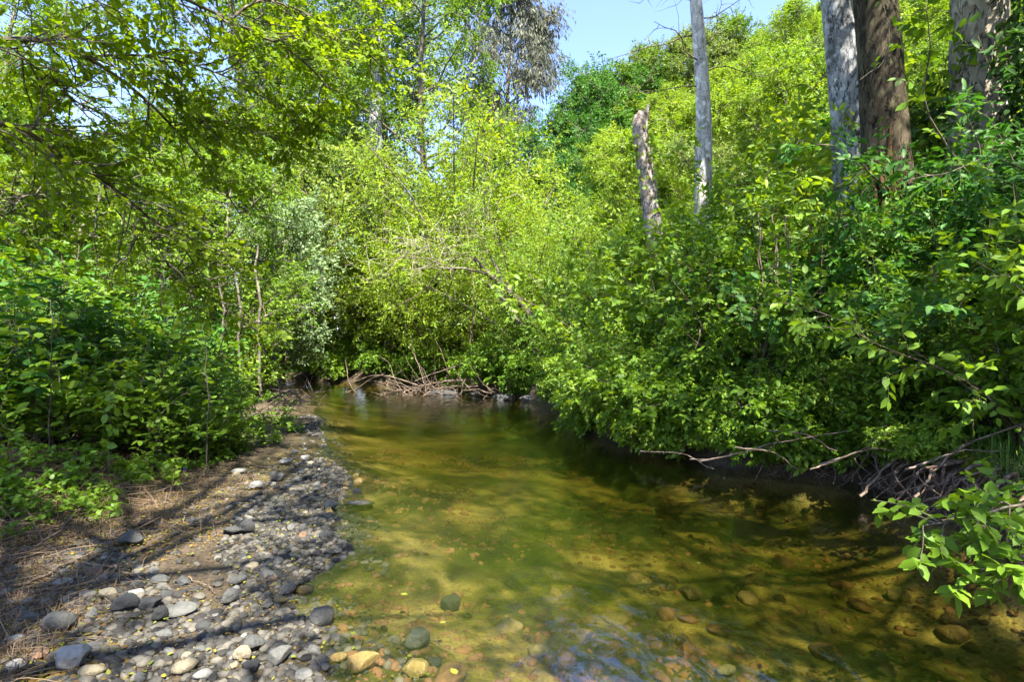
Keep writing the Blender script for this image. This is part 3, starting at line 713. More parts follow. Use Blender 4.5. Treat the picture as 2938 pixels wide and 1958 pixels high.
# ---- eucalyptus
eu = tree_proto(81, h=30, limbs=36, l2=13, tw=11, nl=8, t0=.25, rad=5.0, trunk_r=.34, leaf=.38, asp=.26, twL=1.5, profile='x', droop=.0, up=.22, twdroop=.35, side=.25, droopl=1.3, flat=.1, trunk_wig=.05, l2f=.42)
e = empty('eucalyptus_tree', gr(482, 46)); tag(e, 'tall grey-brown eucalyptus with thin drooping leaves against the blue sky', 'tree')
link('trunk', eu[0].mesh('euc_wood', M['bark'], True), e); link('crown', eu[1].mesh('euc_leaves', M['euc']), e)

# ---- understory trees left
UND = [
 (20, 17, 6.8, 0, 'olive', 'light olive small tree with pale crooked limbs at the far left'),
 (95, 20, 6.2, 1, 'yellow', 'rounded yellow-green tree right of the pale crooked limbs'),
 (165, 17, 6.0, 2, 'mid', 'upright green tree behind the left thicket'),
 (218, 15.5, 6.0, 0, 'mid', 'shaded green tree with dark thin trunks above the thicket'),
 (283, 19, 5.6, 1, 'pale', 'silvery pale-leaved small tree catching the sun above the bend'),
 (262, 24, 9.0, 2, 'mid', 'green tree standing behind the silvery pale-leaved one'),
 (325, 27, 8.8, 1, 'deep', 'shadowy tree over the dark hollow at the bend'),
 (352, 24.5, 8.5, 0, 'olive', 'olive tree with hanging lichen left of the willows'),
 (-60, 14, 6.5, 1, 'mid', 'green tree leaning in from beyond the left edge'),
 (130, 26, 7.5, 0, 'yellow', 'sunlit tree filling the space behind the upright green one'),
 (45, 27, 9, 2, 'olive', 'olive upright tree far behind the left thicket'),
 (200, 30, 10.5, 2, 'yellow', 'yellowish tree far behind the shaded green tree'),
]
for px, Y, ht, k, lm, lb in UND:
    s = ht / 7; plant('understory_tree', ROUND[k], gr(px, Y), g.random() * 6.28, s, M['bark'], M[lm], lb, 'tree', 'smaller trees behind the left bank', 'trunk', 'crown')

# ---- willows at the far bank, centre
WL = [
 (405, 23.5, 1.35, 0, 'willow', 'tall willow left of the middle with grey twigs'),
 (465, 22.5, 1.60, 0, 'willow', 'tallest bright willow in the middle of the picture'),
 (515, 21, 1.15, 1, 'willow', 'rounded bright willow left of the shadowed hollow'),
 (440, 20.8, 1.00, 1, 'willow', 'low willow with pale dead twigs above the driftwood'),
 (545, 17.5, .85, 0, 'lime', 'willow bush with two leaning trunks in front of it'),
 (500, 19.2, .85, 0, 'willow', 'small willow between the driftwood and the leaning trunks'),
 (385, 24.5, .80, 1, 'olive', 'olive willow drooping over the far bank, left end'),
 (590, 20, .75, 1, 'lime', 'lime willow at the foot of the hillside below the dark tree'),
]
for px, Y, s, k, lm, lb in WL:
    plant('willow', WILLOW[k], gr(px, Y), g.random() * 6.28, s, M['bark'], M[lm], lb, 'willow', 'willows on the far bank')
# low bright bushes on the far bank
for px, Y, s, k, lm, lb in [(322, 25.6, .9, 1, 'lime', 'low lime bush at the outer bend of the creek'), (350, 24.2, .75, 0, 'lime', 'feathery lime bush right beside the low one at the bend'),
                            (372, 22.9, .6, 1, 'mid', 'small green bush left of the driftwood'), (300, 27.5, 1.1, 2, 'lime', 'taller lime shrub back at the bend'),
                            (270, 29, 1.2, 0, 'mid', 'green shrub behind the leftmost water'), (235, 30, 1.2, 1, 'mid', 'green shrub left of the water behind the left bar'),
                            (500, 17.6, .62, 1, 'mid', 'green bush on the far bank right of the driftwood'), (530, 16.4, .6, 2, 'mid', 'green bush over the pale rocks of the far bank'), (478, 18.8, .5, 0, 'lime', 'little lime bush rooted behind the main driftwood log'),
                            (575, 14.8, .7, 0, 'mid', 'shaded bush beneath the bright bank bush')]:
    plant('bank_shrub', SHRUB[k], gr(px, Y), g.random() * 6.28, s, M['bark'], M[lm], lb, 'shrub', 'shrubs along the far bank')

FBK = [(-8.3, 24.0, 'leftmost'), (-6.6, 22.6, 'second from the left'), (-5.0, 21.6, 'third from the left'), (-3.6, 20.7, 'directly left of the log'), (-2.2, 20.0, 'behind the log'), (-1.1, 18.9, 'behind the standing stem'), (-.2, 17.6, 'right of the standing stem'), (.5, 16.5, 'farthest right')]
for k_, (x_, y_, lb) in enumerate(FBK):
    plant('bank_shrub', DROOP[k_ % 2], (x_, y_, h1(x_, y_)), R(g.uniform(50, 110)), g.uniform(.6, .85), M['bark'], M['lime' if k_ in (0, 1, 5) else 'mid'], 'low shrub hanging over the far bank, ' + lb, 'shrub', 'shrubs along the far bank')
# leaning willow trunks
def limb_thing(name, specs, label, cat, mat, group=None, loc=None):
    mb = MB(); c = specs[0][0][0] if loc is None else loc
    c = np.asarray(c, float)
    for pts, r0, r1 in specs:
        P = path(np.asarray(pts, float) - c, max(8, 5 * len(pts)), .012, 3); tubes(mb, P[None], np.linspace(r0, r1, len(P))[None], 8)
    o = link(name, mb.mesh(name, mat, True), None, c); tag(o, label, cat, group); return o
limb_thing('leaning_trunk', [([at(537, 328, 15.9), at(524, 308, 15.8), at(505, 288, 15.6), at(488, 274, 15.4), at(474, 258, 15.2)], .13, .06),
                             ([at(505, 288, 15.6), at(497, 270, 15.7), at(487, 250, 15.7)], .06, .02),
                             ([at(488, 274, 15.4), at(470, 270, 15.2), at(440, 268, 15)], .05, .015)], 'thick pale willow trunk leaning left, the right one of two', 'tree trunk', M['bark'])
limb_thing('leaning_trunk', [([at(520, 325, 15.4), at(505, 303, 15.2), at(492, 288, 15.1), at(482, 280, 15)], .06, .03)], 'thinner willow trunk leaning left beneath the thick one', 'tree trunk', M['bark'])

# ---- hillside
HG = np.random.default_rng(91)
hp = []
def hilltree(x, y, s, k, lm, label, group='trees and bushes on the hillside'):
    plant('hillside_tree', ROUND[k], (x, y, h1(x, y) - .3), HG.random() * 6.28, s, M['bark'], M[lm], label, 'tree', group, 'trunk', 'crown')
# skyline trees
SKY = [(552, 36, 118, 1, 'deep', 'lowest dark green dome tree at the left foot of the skyline'), (563, 38, 88, 1, 'deep', 'second dark green dome tree up the skyline'), (583, 40, 62, 1, 'deep', 'third dark green dome tree up the skyline'),
       (606, 41, 42, 1, 'deep', 'green rounded tree on the skyline, left of the olive ones'), (634, 42, 32, 1, 'mid', 'green rounded skyline tree above the broken trunk'), (664, 43, 22, 1, 'olive', 'olive skyline tree left of the white-barked tree'), (690, 44, 12, 1, 'olive', 'olive skyline tree behind the white-barked tree'), (720, 44, 0, 1, 'mid', 'green skyline tree right of the white-barked tree'),
       (556, 31, 165, 1, 'deep', 'dark bluish green tree beside the shadowed hollow'), (580, 33, 128, 1, 'deep', 'dark domed tree just above the bluish one'), (592, 29, 185, 1, 'deep', 'dark tree directly right of the shadowed hollow')]
for px, Y, pyt, s, lm, lb in SKY:
    x = (px - 512) / F * Y; s = (CAMZ + (341.5 - pyt) / F * Y - h1(x, Y)) / 8.9; x += .4; hilltree(x, Y, s, int(HG.integers(2)), lm, lb)
k = 0
for row, Y in enumerate([15.5, 18.5, 22, 26, 30, 34.5, 39, 44, 50]):
    xs = np.arange((545 - 512) / F * Y, (1120 - 512) / F * Y, 3.1 if Y < 24 else 3.9)
    for x in xs:
        x = x + HG.normal() * .6; y = Y + HG.normal() * .8
        if x < 2.4 and Y < 17: continue
        if 512 + F * x / y < 605 and y < 36: continue
        s = HG.uniform(.5, .72) if Y < 20 else HG.uniform(.7, 1.0)
        lm = HG.choice(['yellow', 'olive', 'lime', 'mid'], p=[.38, .22, .25, .15])
        desc = {'yellow': 'yellow-green rounded tree on the steep sunny hillside', 'olive': 'olive-toned rounded tree on the steep sunny hillside', 'lime': 'lime green rounded tree on the steep sunny hillside', 'mid': 'darker green rounded tree on the steep sunny hillside'}[lm]
        hilltree(x, y, s, int(HG.integers(3)), lm, desc, str(lm) + ' hillside trees'.replace('mid', 'dark'))
        k += 1

# ---- right bank: trunks -----------------------------------------------
def big_trunk(name, pxs, Y, zb, w0, w1, mat, label, seed, flare=1.25, knot=None, top=15, cat='tree', bumps=()):
    """pxs: (px,py) centre line samples from low to high, extended up out of the picture"""
    pts = [at(px, py, Y) for px, py in pxs]
    d = pts[-1] - pts[-2]; d = d / d[2]
    base = pts[0] - (pts[1] - pts[0]) / (pts[1] - pts[0])[2] * (pts[0][2] - zb)
    pts = [base] + pts + [pts[-1] + d * (top - pts[-1][2])]
    n = 110; P = path(pts, n); c = P[0].copy(); P = P - c
    r = np.interp(P[:, 2], [0, 1.0, 6, top], [w0 * flare, w0, w1, w1 * .55]) / 2
    s = 40; an = np.arange(s) / s * 2 * np.pi
    g = np.random.default_rng(seed)
    A2, Z2 = np.meshgrid(an, P[:, 2])
    cx = np.cos(A2) * 2.2; sx = np.sin(A2) * 2.2
    dz = (fbm(cx * 2 + 5 + Z2 * .4, sx * 2 + 7 + Z2 * 1.1, 4, seed) - .5)
    lump = (fbm(cx * .5 + 9 + Z2 * .3, sx * .5 + Z2 * .35 + 3, 2, seed + 1) - .5)
    RR = r[:, None] * (1 + .16 * dz + .28 * lump)
    for (bz, ba, amp, sz, sa) in bumps:
        da = (A2 - ba + np.pi) % (2 * np.pi) - np.pi
        RR += amp * np.exp(-((Z2 - bz) / sz) ** 2 - (da / sa) ** 2)
    V = np.stack([P[:, 0:1] + RR * np.cos(A2), P[:, 1:2] + RR * np.sin(A2), P[:, 2:3] + 0 * A2], -1).reshape(-1, 3)
    i = np.arange(n - 1)[:, None]; k = np.arange(s)[None]; k2 = (k + 1) % s
    q = np.stack([i * s + k, i * s + k2, (i + 1) * s + k2, (i + 1) * s + k], -1).reshape(-1, 4)
    e = empty(name, c); tag(e, label, cat)
    link('trunk', mkmesh('trunk', V, [q], mat, None, True), e)
    return e, P, c

def overhead_crown(e, P, seed, leafm, zlo, rad, limbs=16, toward=(0, 0), leaf=.10, wood='bark'):
    """limbs and leaves in the top part of a big trunk"""
    g = np.random.default_rng(seed); wood_, cr_ = MB(), MB()
    sel = P[P[:, 2] > zlo][None]
    S, D, t = kids(g, sel, limbs, 0, 1, 1.0, .2, .15)
    D = norm(D + np.array([toward[0], toward[1], 0]))
    L = rad * (.6 + .6 * g.random(len(S)))
    P1 = grow(g, S, D, L, 8, .12, .03, .02); tubes(wood_, P1, taper(P1, .05, .015), 6)
    S2, D2, t2 = kids(g, P1, 9, .2, 1, .9, .5, .1); L2 = np.repeat(L, 9) * .38 * (.6 + .6 * g.random(len(S2)))
    P2 = grow(g, S2, D2, L2, 5, .15, .04, 0); tubes(wood_, P2, taper(P2, .014, .005), 4)
    S3, D3, t3 = kids(g, P2, 7, .15, 1, .85, .6, .05); L3 = .5 * (.6 + .8 * g.random(len(S3)))
    P3 = grow(g, S3, D3, L3, 4, .1, .05, 0); tubes(wood_, P3, taper(P3, .004, .002), 3)
    leafup(cr_, g, P3, 7, leaf, .65, False, flat=.5)
    link('limb', wood_.mesh('limbs', M[wood], True), e); link('crown', cr_.mesh('crown', leafm), e)

# thin white-barked tree
e, P, c = big_trunk('white_barked_tree', [(703, 215), (704, 130), (702, 80), (696, 0)], 13.0, 1.2, .46, .33, M['white'], 'slender tree with white lichen-spotted bark rising above the bushes', 201, 1.1, top=12.5)
g2 = np.random.default_rng(9); tb = MB()
S = P[(P[:, 2] > 6.2)][::4][:, :]; 
tw_ = grow(g2, S, np.stack([np.where(np.arange(len(S)) % 2 == 0, -1., 1.), g2.normal(size=len(S)) * .4, g2.random(len(S)) * .5], 1), 1.0 + 1.2 * g2.random(len(S)), 7, .22, .06)
tubes(tb, tw_, taper(tw_, .018, .005), 5)
S2, D2, t2 = kids(g2, tw_, 7, .2, 1, .9, .5, -.2); P2 = grow(g2, S2, D2, .5 * (.5 + g2.random(len(S2))), 5, .25, .12); tubes(tb, P2, taper(P2, .007, .002), 4)
link('bare_branches', tb.mesh('bare_branches', M['bark'], True), e)
cb = MB(); sp_ = grow(g2, *kids(g2, P[P[:, 2] > 9][None], 30, 0, 1, 1, .2, .2)[:2], 1.8 * (.5 + g2.random(30)), 6, .15, .02)
s3 = kids(g2, sp_, 10, .2, 1, .9, .5, .1); p3 = grow(g2, s3[0], s3[1], .5 * (.5 + g2.random(len(s3[0]))), 4, .1, .05); leafup(cb, g2, p3, 7, .08, .6)

# snag: broken dead trunk
pts = [at(658, 262, 12), at(652, 215, 12), at(645, 165, 12), at(640, 130, 12), at(642, 114, 12)]
base = np.array([pts[0][0] + .25, 12, h1(pts[0][0], 12) - .2]); pts = [base] + pts
n = 70; P = path(pts, n); c = P[0].copy(); P = P - c; s = 28; an = np.arange(s) / s * 2 * np.pi
A2, Z2 = np.meshgrid(an, P[:, 2]); RR = np.interp(P[:, 2], [0, 3, P[-1, 2]], [.22, .19, .16])[:, None] * (1 + .25 * (fbm(np.cos(A2) * 3 + Z2 * 1.5, np.sin(A2) * 3 + Z2 * 2.2, 4, 31) - .5))
Vz = P[:, 2:3] + 0 * A2
Vz[-1] += .12 * np.sin(an * 1 + 2) + .06 * np.sin(an * 5); Vz[-2] += .05 * np.sin(an * 1 + 2)
V = np.stack([P[:, 0:1] + RR * np.cos(A2), P[:, 1:2] + RR * np.sin(A2), Vz], -1).reshape(-1, 3)
i = np.arange(n - 1)[:, None]; kk = np.arange(s)[None]; k2 = (kk + 1) % s
q = np.stack([i * s + kk, i * s + k2, (i + 1) * s + k2, (i + 1) * s + kk], -1).reshape(-1, 4)
V = np.vstack([V, [[P[-1, 0], P[-1, 1], P[-1, 2] - .08]]]); capf = np.stack([(n - 1) * s + np.arange(s), (n - 1) * s + (np.arange(s) + 1) % s, np.full(s, n * s)], 1)
e = empty('dead_snag', c); tag(e, 'broken dead trunk with a jagged top leaning among the bushes', 'dead tree')
link('trunk', mkmesh('snag', V, [capf, q], barkmat('snag_bark', (.16, .12, .09), (.34, .28, .23), (.52, .46, .40), 7, .4, .9, .8, 1.0), None, True), e)
# climbing leaves on the snag
g3 = np.random.default_rng(14); iv = MB(); Bp = P[g3.integers(8, 56, 520)] + norm(g3.normal(size=(520, 3)) * [1, 1, .2]) * g3.uniform(.16, .34, (520, 1))
msk = (np.sin(Bp[:, 2] * 3.0) + g3.normal(size=520) * .5) > -.1; Bp = Bp[msk]
leaves(iv, g3, Bp, g3.normal(size=(len(Bp), 3)) + [0, 0, -.6], g3.normal(size=(len(Bp), 3)) + [0, -.8, .8], g3.uniform(.07, .12, len(Bp)), .7, .1, True)
link('climbing_vine', iv.mesh('climbing_vine', M['lime']), e)

# three large trunks
e, P, c = big_trunk('large_grey_tree', [(852, 160), (850, 110), (845, 60), (838, 0)], 10.2, 1.6, .66, .58, M['grey'], 'thick pale grey trunk, the left one of the pair standing close together', 211, 1.15, top=14)
overhead_crown(e, P, 212, M['mid'], 7.6, 3.2, 11, (.5, -.4), .10, 'bark')
e, P, c = big_trunk('large_brown_tree', [(888, 215), (886, 150), (882, 90), (880, 50), (876, 0)], 8.6, 1.2, .72, .58, M['brownbig'], 'thick dark brown trunk with a rotten hollow side in front of the grey one', 221, 1.3, top=13,
                    bumps=[(2.6, np.pi * 1.12, .16, .7, .6), (1.5, -.4, .12, .9, .7), (1.9, np.pi * 1.5, -.10, .35, .35)])
overhead_crown(e, P, 222, M['mid'], 5.6, 4.2, 18, (.3, -.6), .10, 'bark')
# rotten side of the brown trunk: splintered wood standing 3 cm proud
rw = MB(); g4 = np.random.default_rng(41)
rows = []
for ks in range(46):
    a = g4.uniform(np.pi * 1.0, np.pi * 1.42); z0 = g4.uniform(1.0, 2.9); ln = g4.uniform(.35, .9)
    zz = np.linspace(z0, z0 + ln, 6); cen = np.stack([np.interp(zz, P[:, 2], P[:, 0]), np.interp(zz, P[:, 2], P[:, 1])], 1)
    rr_ = np.interp(zz, [0, 1, 6], [.45, .37, .30]) + .10 * np.exp(-((zz - 2.5) / .8) ** 2) + g4.uniform(-.04, .05)
    a2 = a + np.linspace(0, g4.normal() * .15, 6)
    rows.append(np.stack([cen[:, 0] + np.cos(a2) * rr_, cen[:, 1] + np.sin(a2) * rr_, zz], 1))
rows = np.array(rows); tubes(rw, rows, taper(rows, .045, .012) * np.random.default_rng(2).uniform(.5, 1.2, (46, 1)), 5)
link('rotten_wood', rw.mesh('rotten_wood', M['rot'], True), e)
e, P, c = big_trunk('large_tan_tree', [(978, 250), (978, 150), (978, 90), (980, 0)], 8.8, 1.5, .80, .74, M['tanbig'], 'thick tan trunk with a healed knot, nearest the right edge', 231, 1.2, top=13,
                    bumps=[(3.35, -np.pi / 2, .05, .35, .5)])
overhead_crown(e, P, 232, M['mid'], 6.6, 4.0, 14, (.4, -.5), .10, 'bark')
# healed knot: raised arch of bark
kn = MB(); t = np.linspace(0, np.pi, 22); zk = 4.55
K = []
cz = np.interp(zk, P[:, 2], P[:, 0]); cy = np.interp(zk, P[:, 2], P[:, 1]); rk = .39
for tt in t:
    a = -np.pi / 2 + np.cos(tt) * .5 + .12; z = zk + np.sin(tt) * .28 - abs(np.cos(tt)) ** 6 * .35
    K.append([cz + np.cos(a) * rk, cy + np.sin(a) * rk, z])
K = np.array(K)[None]; tubes(kn, K, .03 + .02 * np.sin(np.linspace(0, np.pi, 22))[None], 8)
link('knot', kn.mesh('knot', M['tanbig'], True), e)

# ivy covered trunk at the right edge
e, P, c = big_trunk('ivy_covered_tree', [(1046, 250), (1046, 120), (1048, 0)], 7.6, 1.2, .5, .42, M['bark'], 'trunk wrapped in dark green ivy at the right edge', 241, 1.1, top=11)
g5 = np.random.default_rng(17); N_ = 5200; iv = MB(); zi = g5.integers(6, 109, N_); a = g5.random(N_) * 6.28
rad_ = .24 + .22 * g5.random(N_) ** 1.5 + .12 * vnoise(P[zi, 2] * 2, a * 2, 3)
Bp = np.stack([P[zi, 0] + np.cos(a) * rad_, P[zi, 1] + np.sin(a) * rad_, P[zi, 2] + g5.normal(size=N_) * .08], 1)
leaves(iv, g5, Bp, np.stack([np.cos(a) * .4, np.sin(a) * .4, -np.ones(N_)], 1) + g5.normal(size=(N_, 3)) * .4, np.stack([np.cos(a), np.sin(a), .5 + 0 * a], 1) + g5.normal(size=(N_, 3)) * .35, g5.uniform(.05, .10, N_), .85, .1, True)
link('ivy', iv.mesh('ivy', M['dark']), e)

# ---- right bank shrubs: px, Y, scale, proto, mat, label
RB = [
 (618, 12.6, 1.15, 0, 'lime', 'bright lime shrub left of the snag, upper part'),
 (650, 10.8, .8, 1, 'lime', 'sunlit lime shrub hanging over the water below the snag'),
 (625, 11.2, .75, 1, 'lime', 'brightest shrub at the tip of the right bank, over the water'),
 (625, 9.9, .5, 1, 'lime', 'low bright shrub dipping leaves into the water'),
 (676, 11.6, .95, 2, 'lime', 'tall sunlit shrub between the snag and the white-barked tree'),
 (705, 10.2, .88, 0, 'lime', 'leafy shrub at the foot of the white-barked tree'),
 (650, 9.2, .60, 0, 'mid', 'low green shrub at the water line below the sunlit shrubs'),
 (690, 8.5, .62, 1, 'mid', 'green shrub bending over the water in the middle of the right bank'),
 (738, 9.8, 1.0, 2, 'mid', 'tall green shrub right of the white-barked tree'),
 (735, 8.2, .85, 0, 'mid', 'dense shaded shrub with hanging vines'),
 (775, 9.2, 1.05, 0, 'lime', 'tall shrub with sunlit tips below the grey trunk'),
 (780, 7.9, .90, 1, 'mid', 'leafy small-leaved shrub above the fallen branches'),
 (820, 9.0, .85, 2, 'mid', 'shrub directly in front of the pale grey trunk'),
 (830, 7.6, .85, 0, 'deep', 'dark shrub in front of the brown trunk, lower left'),
 (870, 7.6, .72, 2, 'mid', 'narrow-leaved shrub climbing in front of the brown trunk'),
 (915, 8.2, .9, 0, 'deep', 'dark shrub between the brown and the tan trunk'),
 (905, 6.9, .80, 1, 'deep', 'shaded shrub below the brown trunk'),
 (955, 7.4, .82, 2, 'deep', 'dark shrub in front of the tan trunk'),
 (985, 6.7, .72, 0, 'mid', 'shaded shrub under the tan trunk, right'),
 (1025, 7.0, 1.0, 2, 'deep', 'darkest shrub below the ivy trunk'),
 (950, 6.2, .62, 1, 'mid', 'sun-flecked shrub above the exposed roots'),
 (1010, 5.7, .70, 1, 'mid', 'big-leaved sun-flecked shrub at the right edge'),
 (760, 7.2, .50, 1, 'mid', 'low shrub whose twigs reach down to the water'),
 (845, 6.9, .50, 1, 'lime', 'low sunlit shrub over the right bank edge'),
 (1055, 5.0, .80, 0, 'mid', 'shrub leaning in from beyond the right edge'),
 (800, 6.95, .42, 1, 'lime', 'small bright shrub drooping over the bank'),
 (880, 6.6, .42, 0, 'mid', 'small shrub among the fallen branches'),
 (1070, 8.5, 1.4, 2, 'dark', 'tall dark shrub beyond the right edge'),
 (660, 13.6, 1.3, 0, 'lime', 'tall lime shrub behind the snag'),
 (735, 13.2, 1.4, 1, 'lime', 'large lime shrub behind the white-barked tree'),
 (800, 12.5, 1.4, 0, 'yellow', 'yellowish shrub behind the shrubs of the right bank'),
 (935, 11.5, 1.4, 0, 'yellow', 'yellow-green shrub showing between the brown and tan trunks'),
]
g = np.random.default_rng(12)
for px, Y, s, k, lm, lb in RB:
    plant('bank_shrub', SHRUB[k], gr(px, Y), g.random() * 6.28, s, M['drift' if k != 1 else 'bark'], M[lm], lb, 'shrub', 'shrubs on the right bank')

DR = [(2.15, 9.0, .8, 'lime', 'bright shrub leaning over the water at the brightest bend of the right bank'), (2.0, 9.9, .8, 'lime', 'bright leaning shrub just beyond the brightest bend'), (2.15, 11.0, .8, 'lime', 'bright leaning shrub at the narrowest point of the creek'),
      (2.5, 8.3, .8, 'lime', 'leaning lime shrub with branches close to the water, mid bank'), (2.8, 7.6, .75, 'mid', 'leaning green shrub at the dark water, mid bank'), (3.3, 7.15, .7, 'mid', 'leaning shrub whose lower leaves touch the dark water'),
      (3.75, 6.9, .65, 'mid', 'leaning shrub above the weathered dipping branch'), (4.2, 6.5, .5, 'lime', 'leaning shrub left of the exposed roots'), (2.3, 12.4, .8, 'lime', 'leaning bush behind the narrowest point'),
      (2.0, 14.0, .8, 'mid', 'leaning shaded bush near the pale bank rocks'), (1.5, 15.6, .6, 'mid', 'leaning bush over the pale bank rocks'),
      (3.45, 6.75, .42, 'mid', 'low trailing shrub below the weathered dipping branch'), (3.0, 7.0, .42, 'mid', 'low trailing plant over the dark soil face, mid bank'), (2.65, 7.3, .4, 'lime', 'low bright trailing plant over the dark soil face'), (2.2, 7.95, .45, 'lime', 'low trailing plant left of the dark soil face'),
      (1.35, 10.0, .5, 'lime', 'small bright plant trailing over the soil face beyond the brightest bend'), (1.4, 11.3, .5, 'lime', 'small bright plant trailing over the soil face at the narrowest point'), (1.35, 12.7, .55, 'mid', 'small green plant trailing over the soil face behind the narrowest point'), (1.2, 14.2, .5, 'mid', 'small green plant trailing over the soil near the pale bank rocks'),
      (3.8, 6.35, .36, 'mid', 'low trailing plant at the left end of the roots'), (4.0, 5.5, .30, 'lime', 'small bright sprig hanging over the pale tangled roots'), (1.8, 8.9, .5, 'lime', 'lowest trailing plant at the brightest bend')]
for k_, (x_, y_, s_, lm, lb) in enumerate(DR):
    plant('bank_shrub', DROOP[k_ % 2], (x_ + .15, y_, h1(x_ + .15, y_)), R(g.uniform(-5, 60)), s_, M['bark'], M[lm], lb, 'shrub', 'shrubs leaning over the water')
# arching sprays that hang in front: leafy branches from the bank
def leafy_branch(name, pts, r0, label, leafm, tw=10, nl=7, leaf=.09, twL=.35, asp=.6, sub=0, seed=1, cat='branch', group=None, wood='bark', flat=.6, side_specs=()):
    g = np.random.default_rng(seed); c = np.asarray(pts[0], float)
    P = path(np.asarray(pts, float) - c, 18, .01, seed)[None]
    w, cr_ = MB(), MB(); tubes(w, P, taper(P, r0, r0 * .3), 6)
    S2, D2, t2 = kids(g, P, tw, .15, 1, .9, .6, .05); L2 = twL * (.6 + .8 * g.random(len(S2)))
    P2 = grow(g, S2, D2, L2, 5, .12, .05, 0); tubes(w, P2, taper(P2, .004, .0015), 4)
    if sub:
        S3, D3, t3 = kids(g, P2, sub, .2, 1, .8, .7, .05); P3 = grow(g, S3, D3, L3 if False else twL * .5 * (.6 + .8 * g.random(len(S3))), 4, .1, .05, 0); tubes(w, P3, taper(P3, .0025, .001), 3)
        leafup(cr_, g, P3, nl, leaf, asp, True, flat=flat)
    leafup(cr_, g, P2, nl, leaf, asp, True, flat=flat)
    e = empty(name, c); tag(e, label, cat, group)
    link('stem', w.mesh(name, M[wood], True), e); link('foliage', cr_.mesh('foliage', leafm), e); return e
leafy_branch('leafy_branch', [at(1120, 462, 2.9), at(1065, 490, 2.8), at(1010, 510, 2.7), at(965, 520, 2.6), at(925, 528, 2.55)], .009, 'leafy branch reaching over the water from the right edge, upper of two', M['mid'], 22, 7, .072, .22, .58, 1, 3)
leafy_branch('leafy_branch', [at(1080, 540, 2.6), at(1045, 556, 2.5), at(1015, 566, 2.45), at(990, 570, 2.4)], .008, 'drooping leafy branch tip at the right edge, lower of two', M['mid'], 18, 7, .072, .19, .6, 1, 4)
leafy_branch('leafy_branch', [at(900, 200, 7.4), at(870, 172, 6.6), at(845, 150, 6.3), at(800, 140, 6.1)], .014, 'dark leafy branch crossing in front of the grey trunk', M['deep'], 14, 7, .10, .4, .5, 1, 5)
leafy_branch('leafy_branch', [at(1000, 210, 7.0), at(950, 150, 6.6), at(925, 100, 6.4), at(930, 50, 6.2), at(925, 10, 6)], .014, 'leafy branch hanging between the brown and tan trunks', M['mid'], 12, 6, .12, .3, .6, 0, 6)
leafy_branch('leafy_branch', [at(1040, 175, 6.6), at(990, 158, 6.4), at(950, 172, 6.3), at(910, 180, 6.2)], .012, 'arching leafy branch across the tan trunk', M['deep'], 12, 7, .10, .35, .5, 1, 7)
leafy_branch('leafy_branch', [at(860, 80, 7.4), at(884, 60, 7.3), at(888, 30, 7.2), at(880, -20, 7.2)], .008, 'small leafy twig in front of the brown trunk top', M['mid'], 6, 5, .10, .22, .5, 0, 8)
leafy_branch('leafy_branch', [at(770, 330, 8), at(760, 260, 7.6), at(752, 205, 7.4), at(770, 170, 7.2)], .012, 'sunlit arching branch with narrow leaves in the middle of the right bank', M['lime'], 20, 7, .11, .4, .35, 1, 9)

# hanging vines
g6 = np.random.default_rng(33)
for k, (px, Y, lb) in enumerate([(758, 7.3, 'brown vine hanging beside the sunlit narrow-leaved branch'), (772, 7.2, 'twisted brown vine, middle one of the hanging three'), (786, 7.25, 'thin vine hanging right of the twisted one'), (968, 6.7, 'thin green vine hanging in front of the tan trunk'), (948, 6.6, 'thin straight vine between the brown and tan trunks')]):
    top = at(px, 215 + g6.uniform(-20, 20), Y); bot = at(px + g6.uniform(-22, 12), 400 + g6.uniform(-20, 30), Y - .1)
    mb = MB(); P = path([top, top * .66 + bot * .34 + g6.normal(size=3) * .08, top * .33 + bot * .67 + g6.normal(size=3) * .08, bot], 22, .015, k) - top
    tubes(mb, P[None], np.full((1, 22), .009 if k < 3 else .005), 5)
    if k < 3:
        P2 = P + np.stack([np.sin(np.arange(22) * .9), np.cos(np.arange(22) * .9), 0 * np.arange(22)], 1) * .03; tubes(mb, P2[None], np.full((1, 22), .006), 5)
    tag(link('hanging_vine', mb.mesh('hanging_vine', M['drift'] if k < 3 else M['grass'], True), None, top), lb, 'vine')

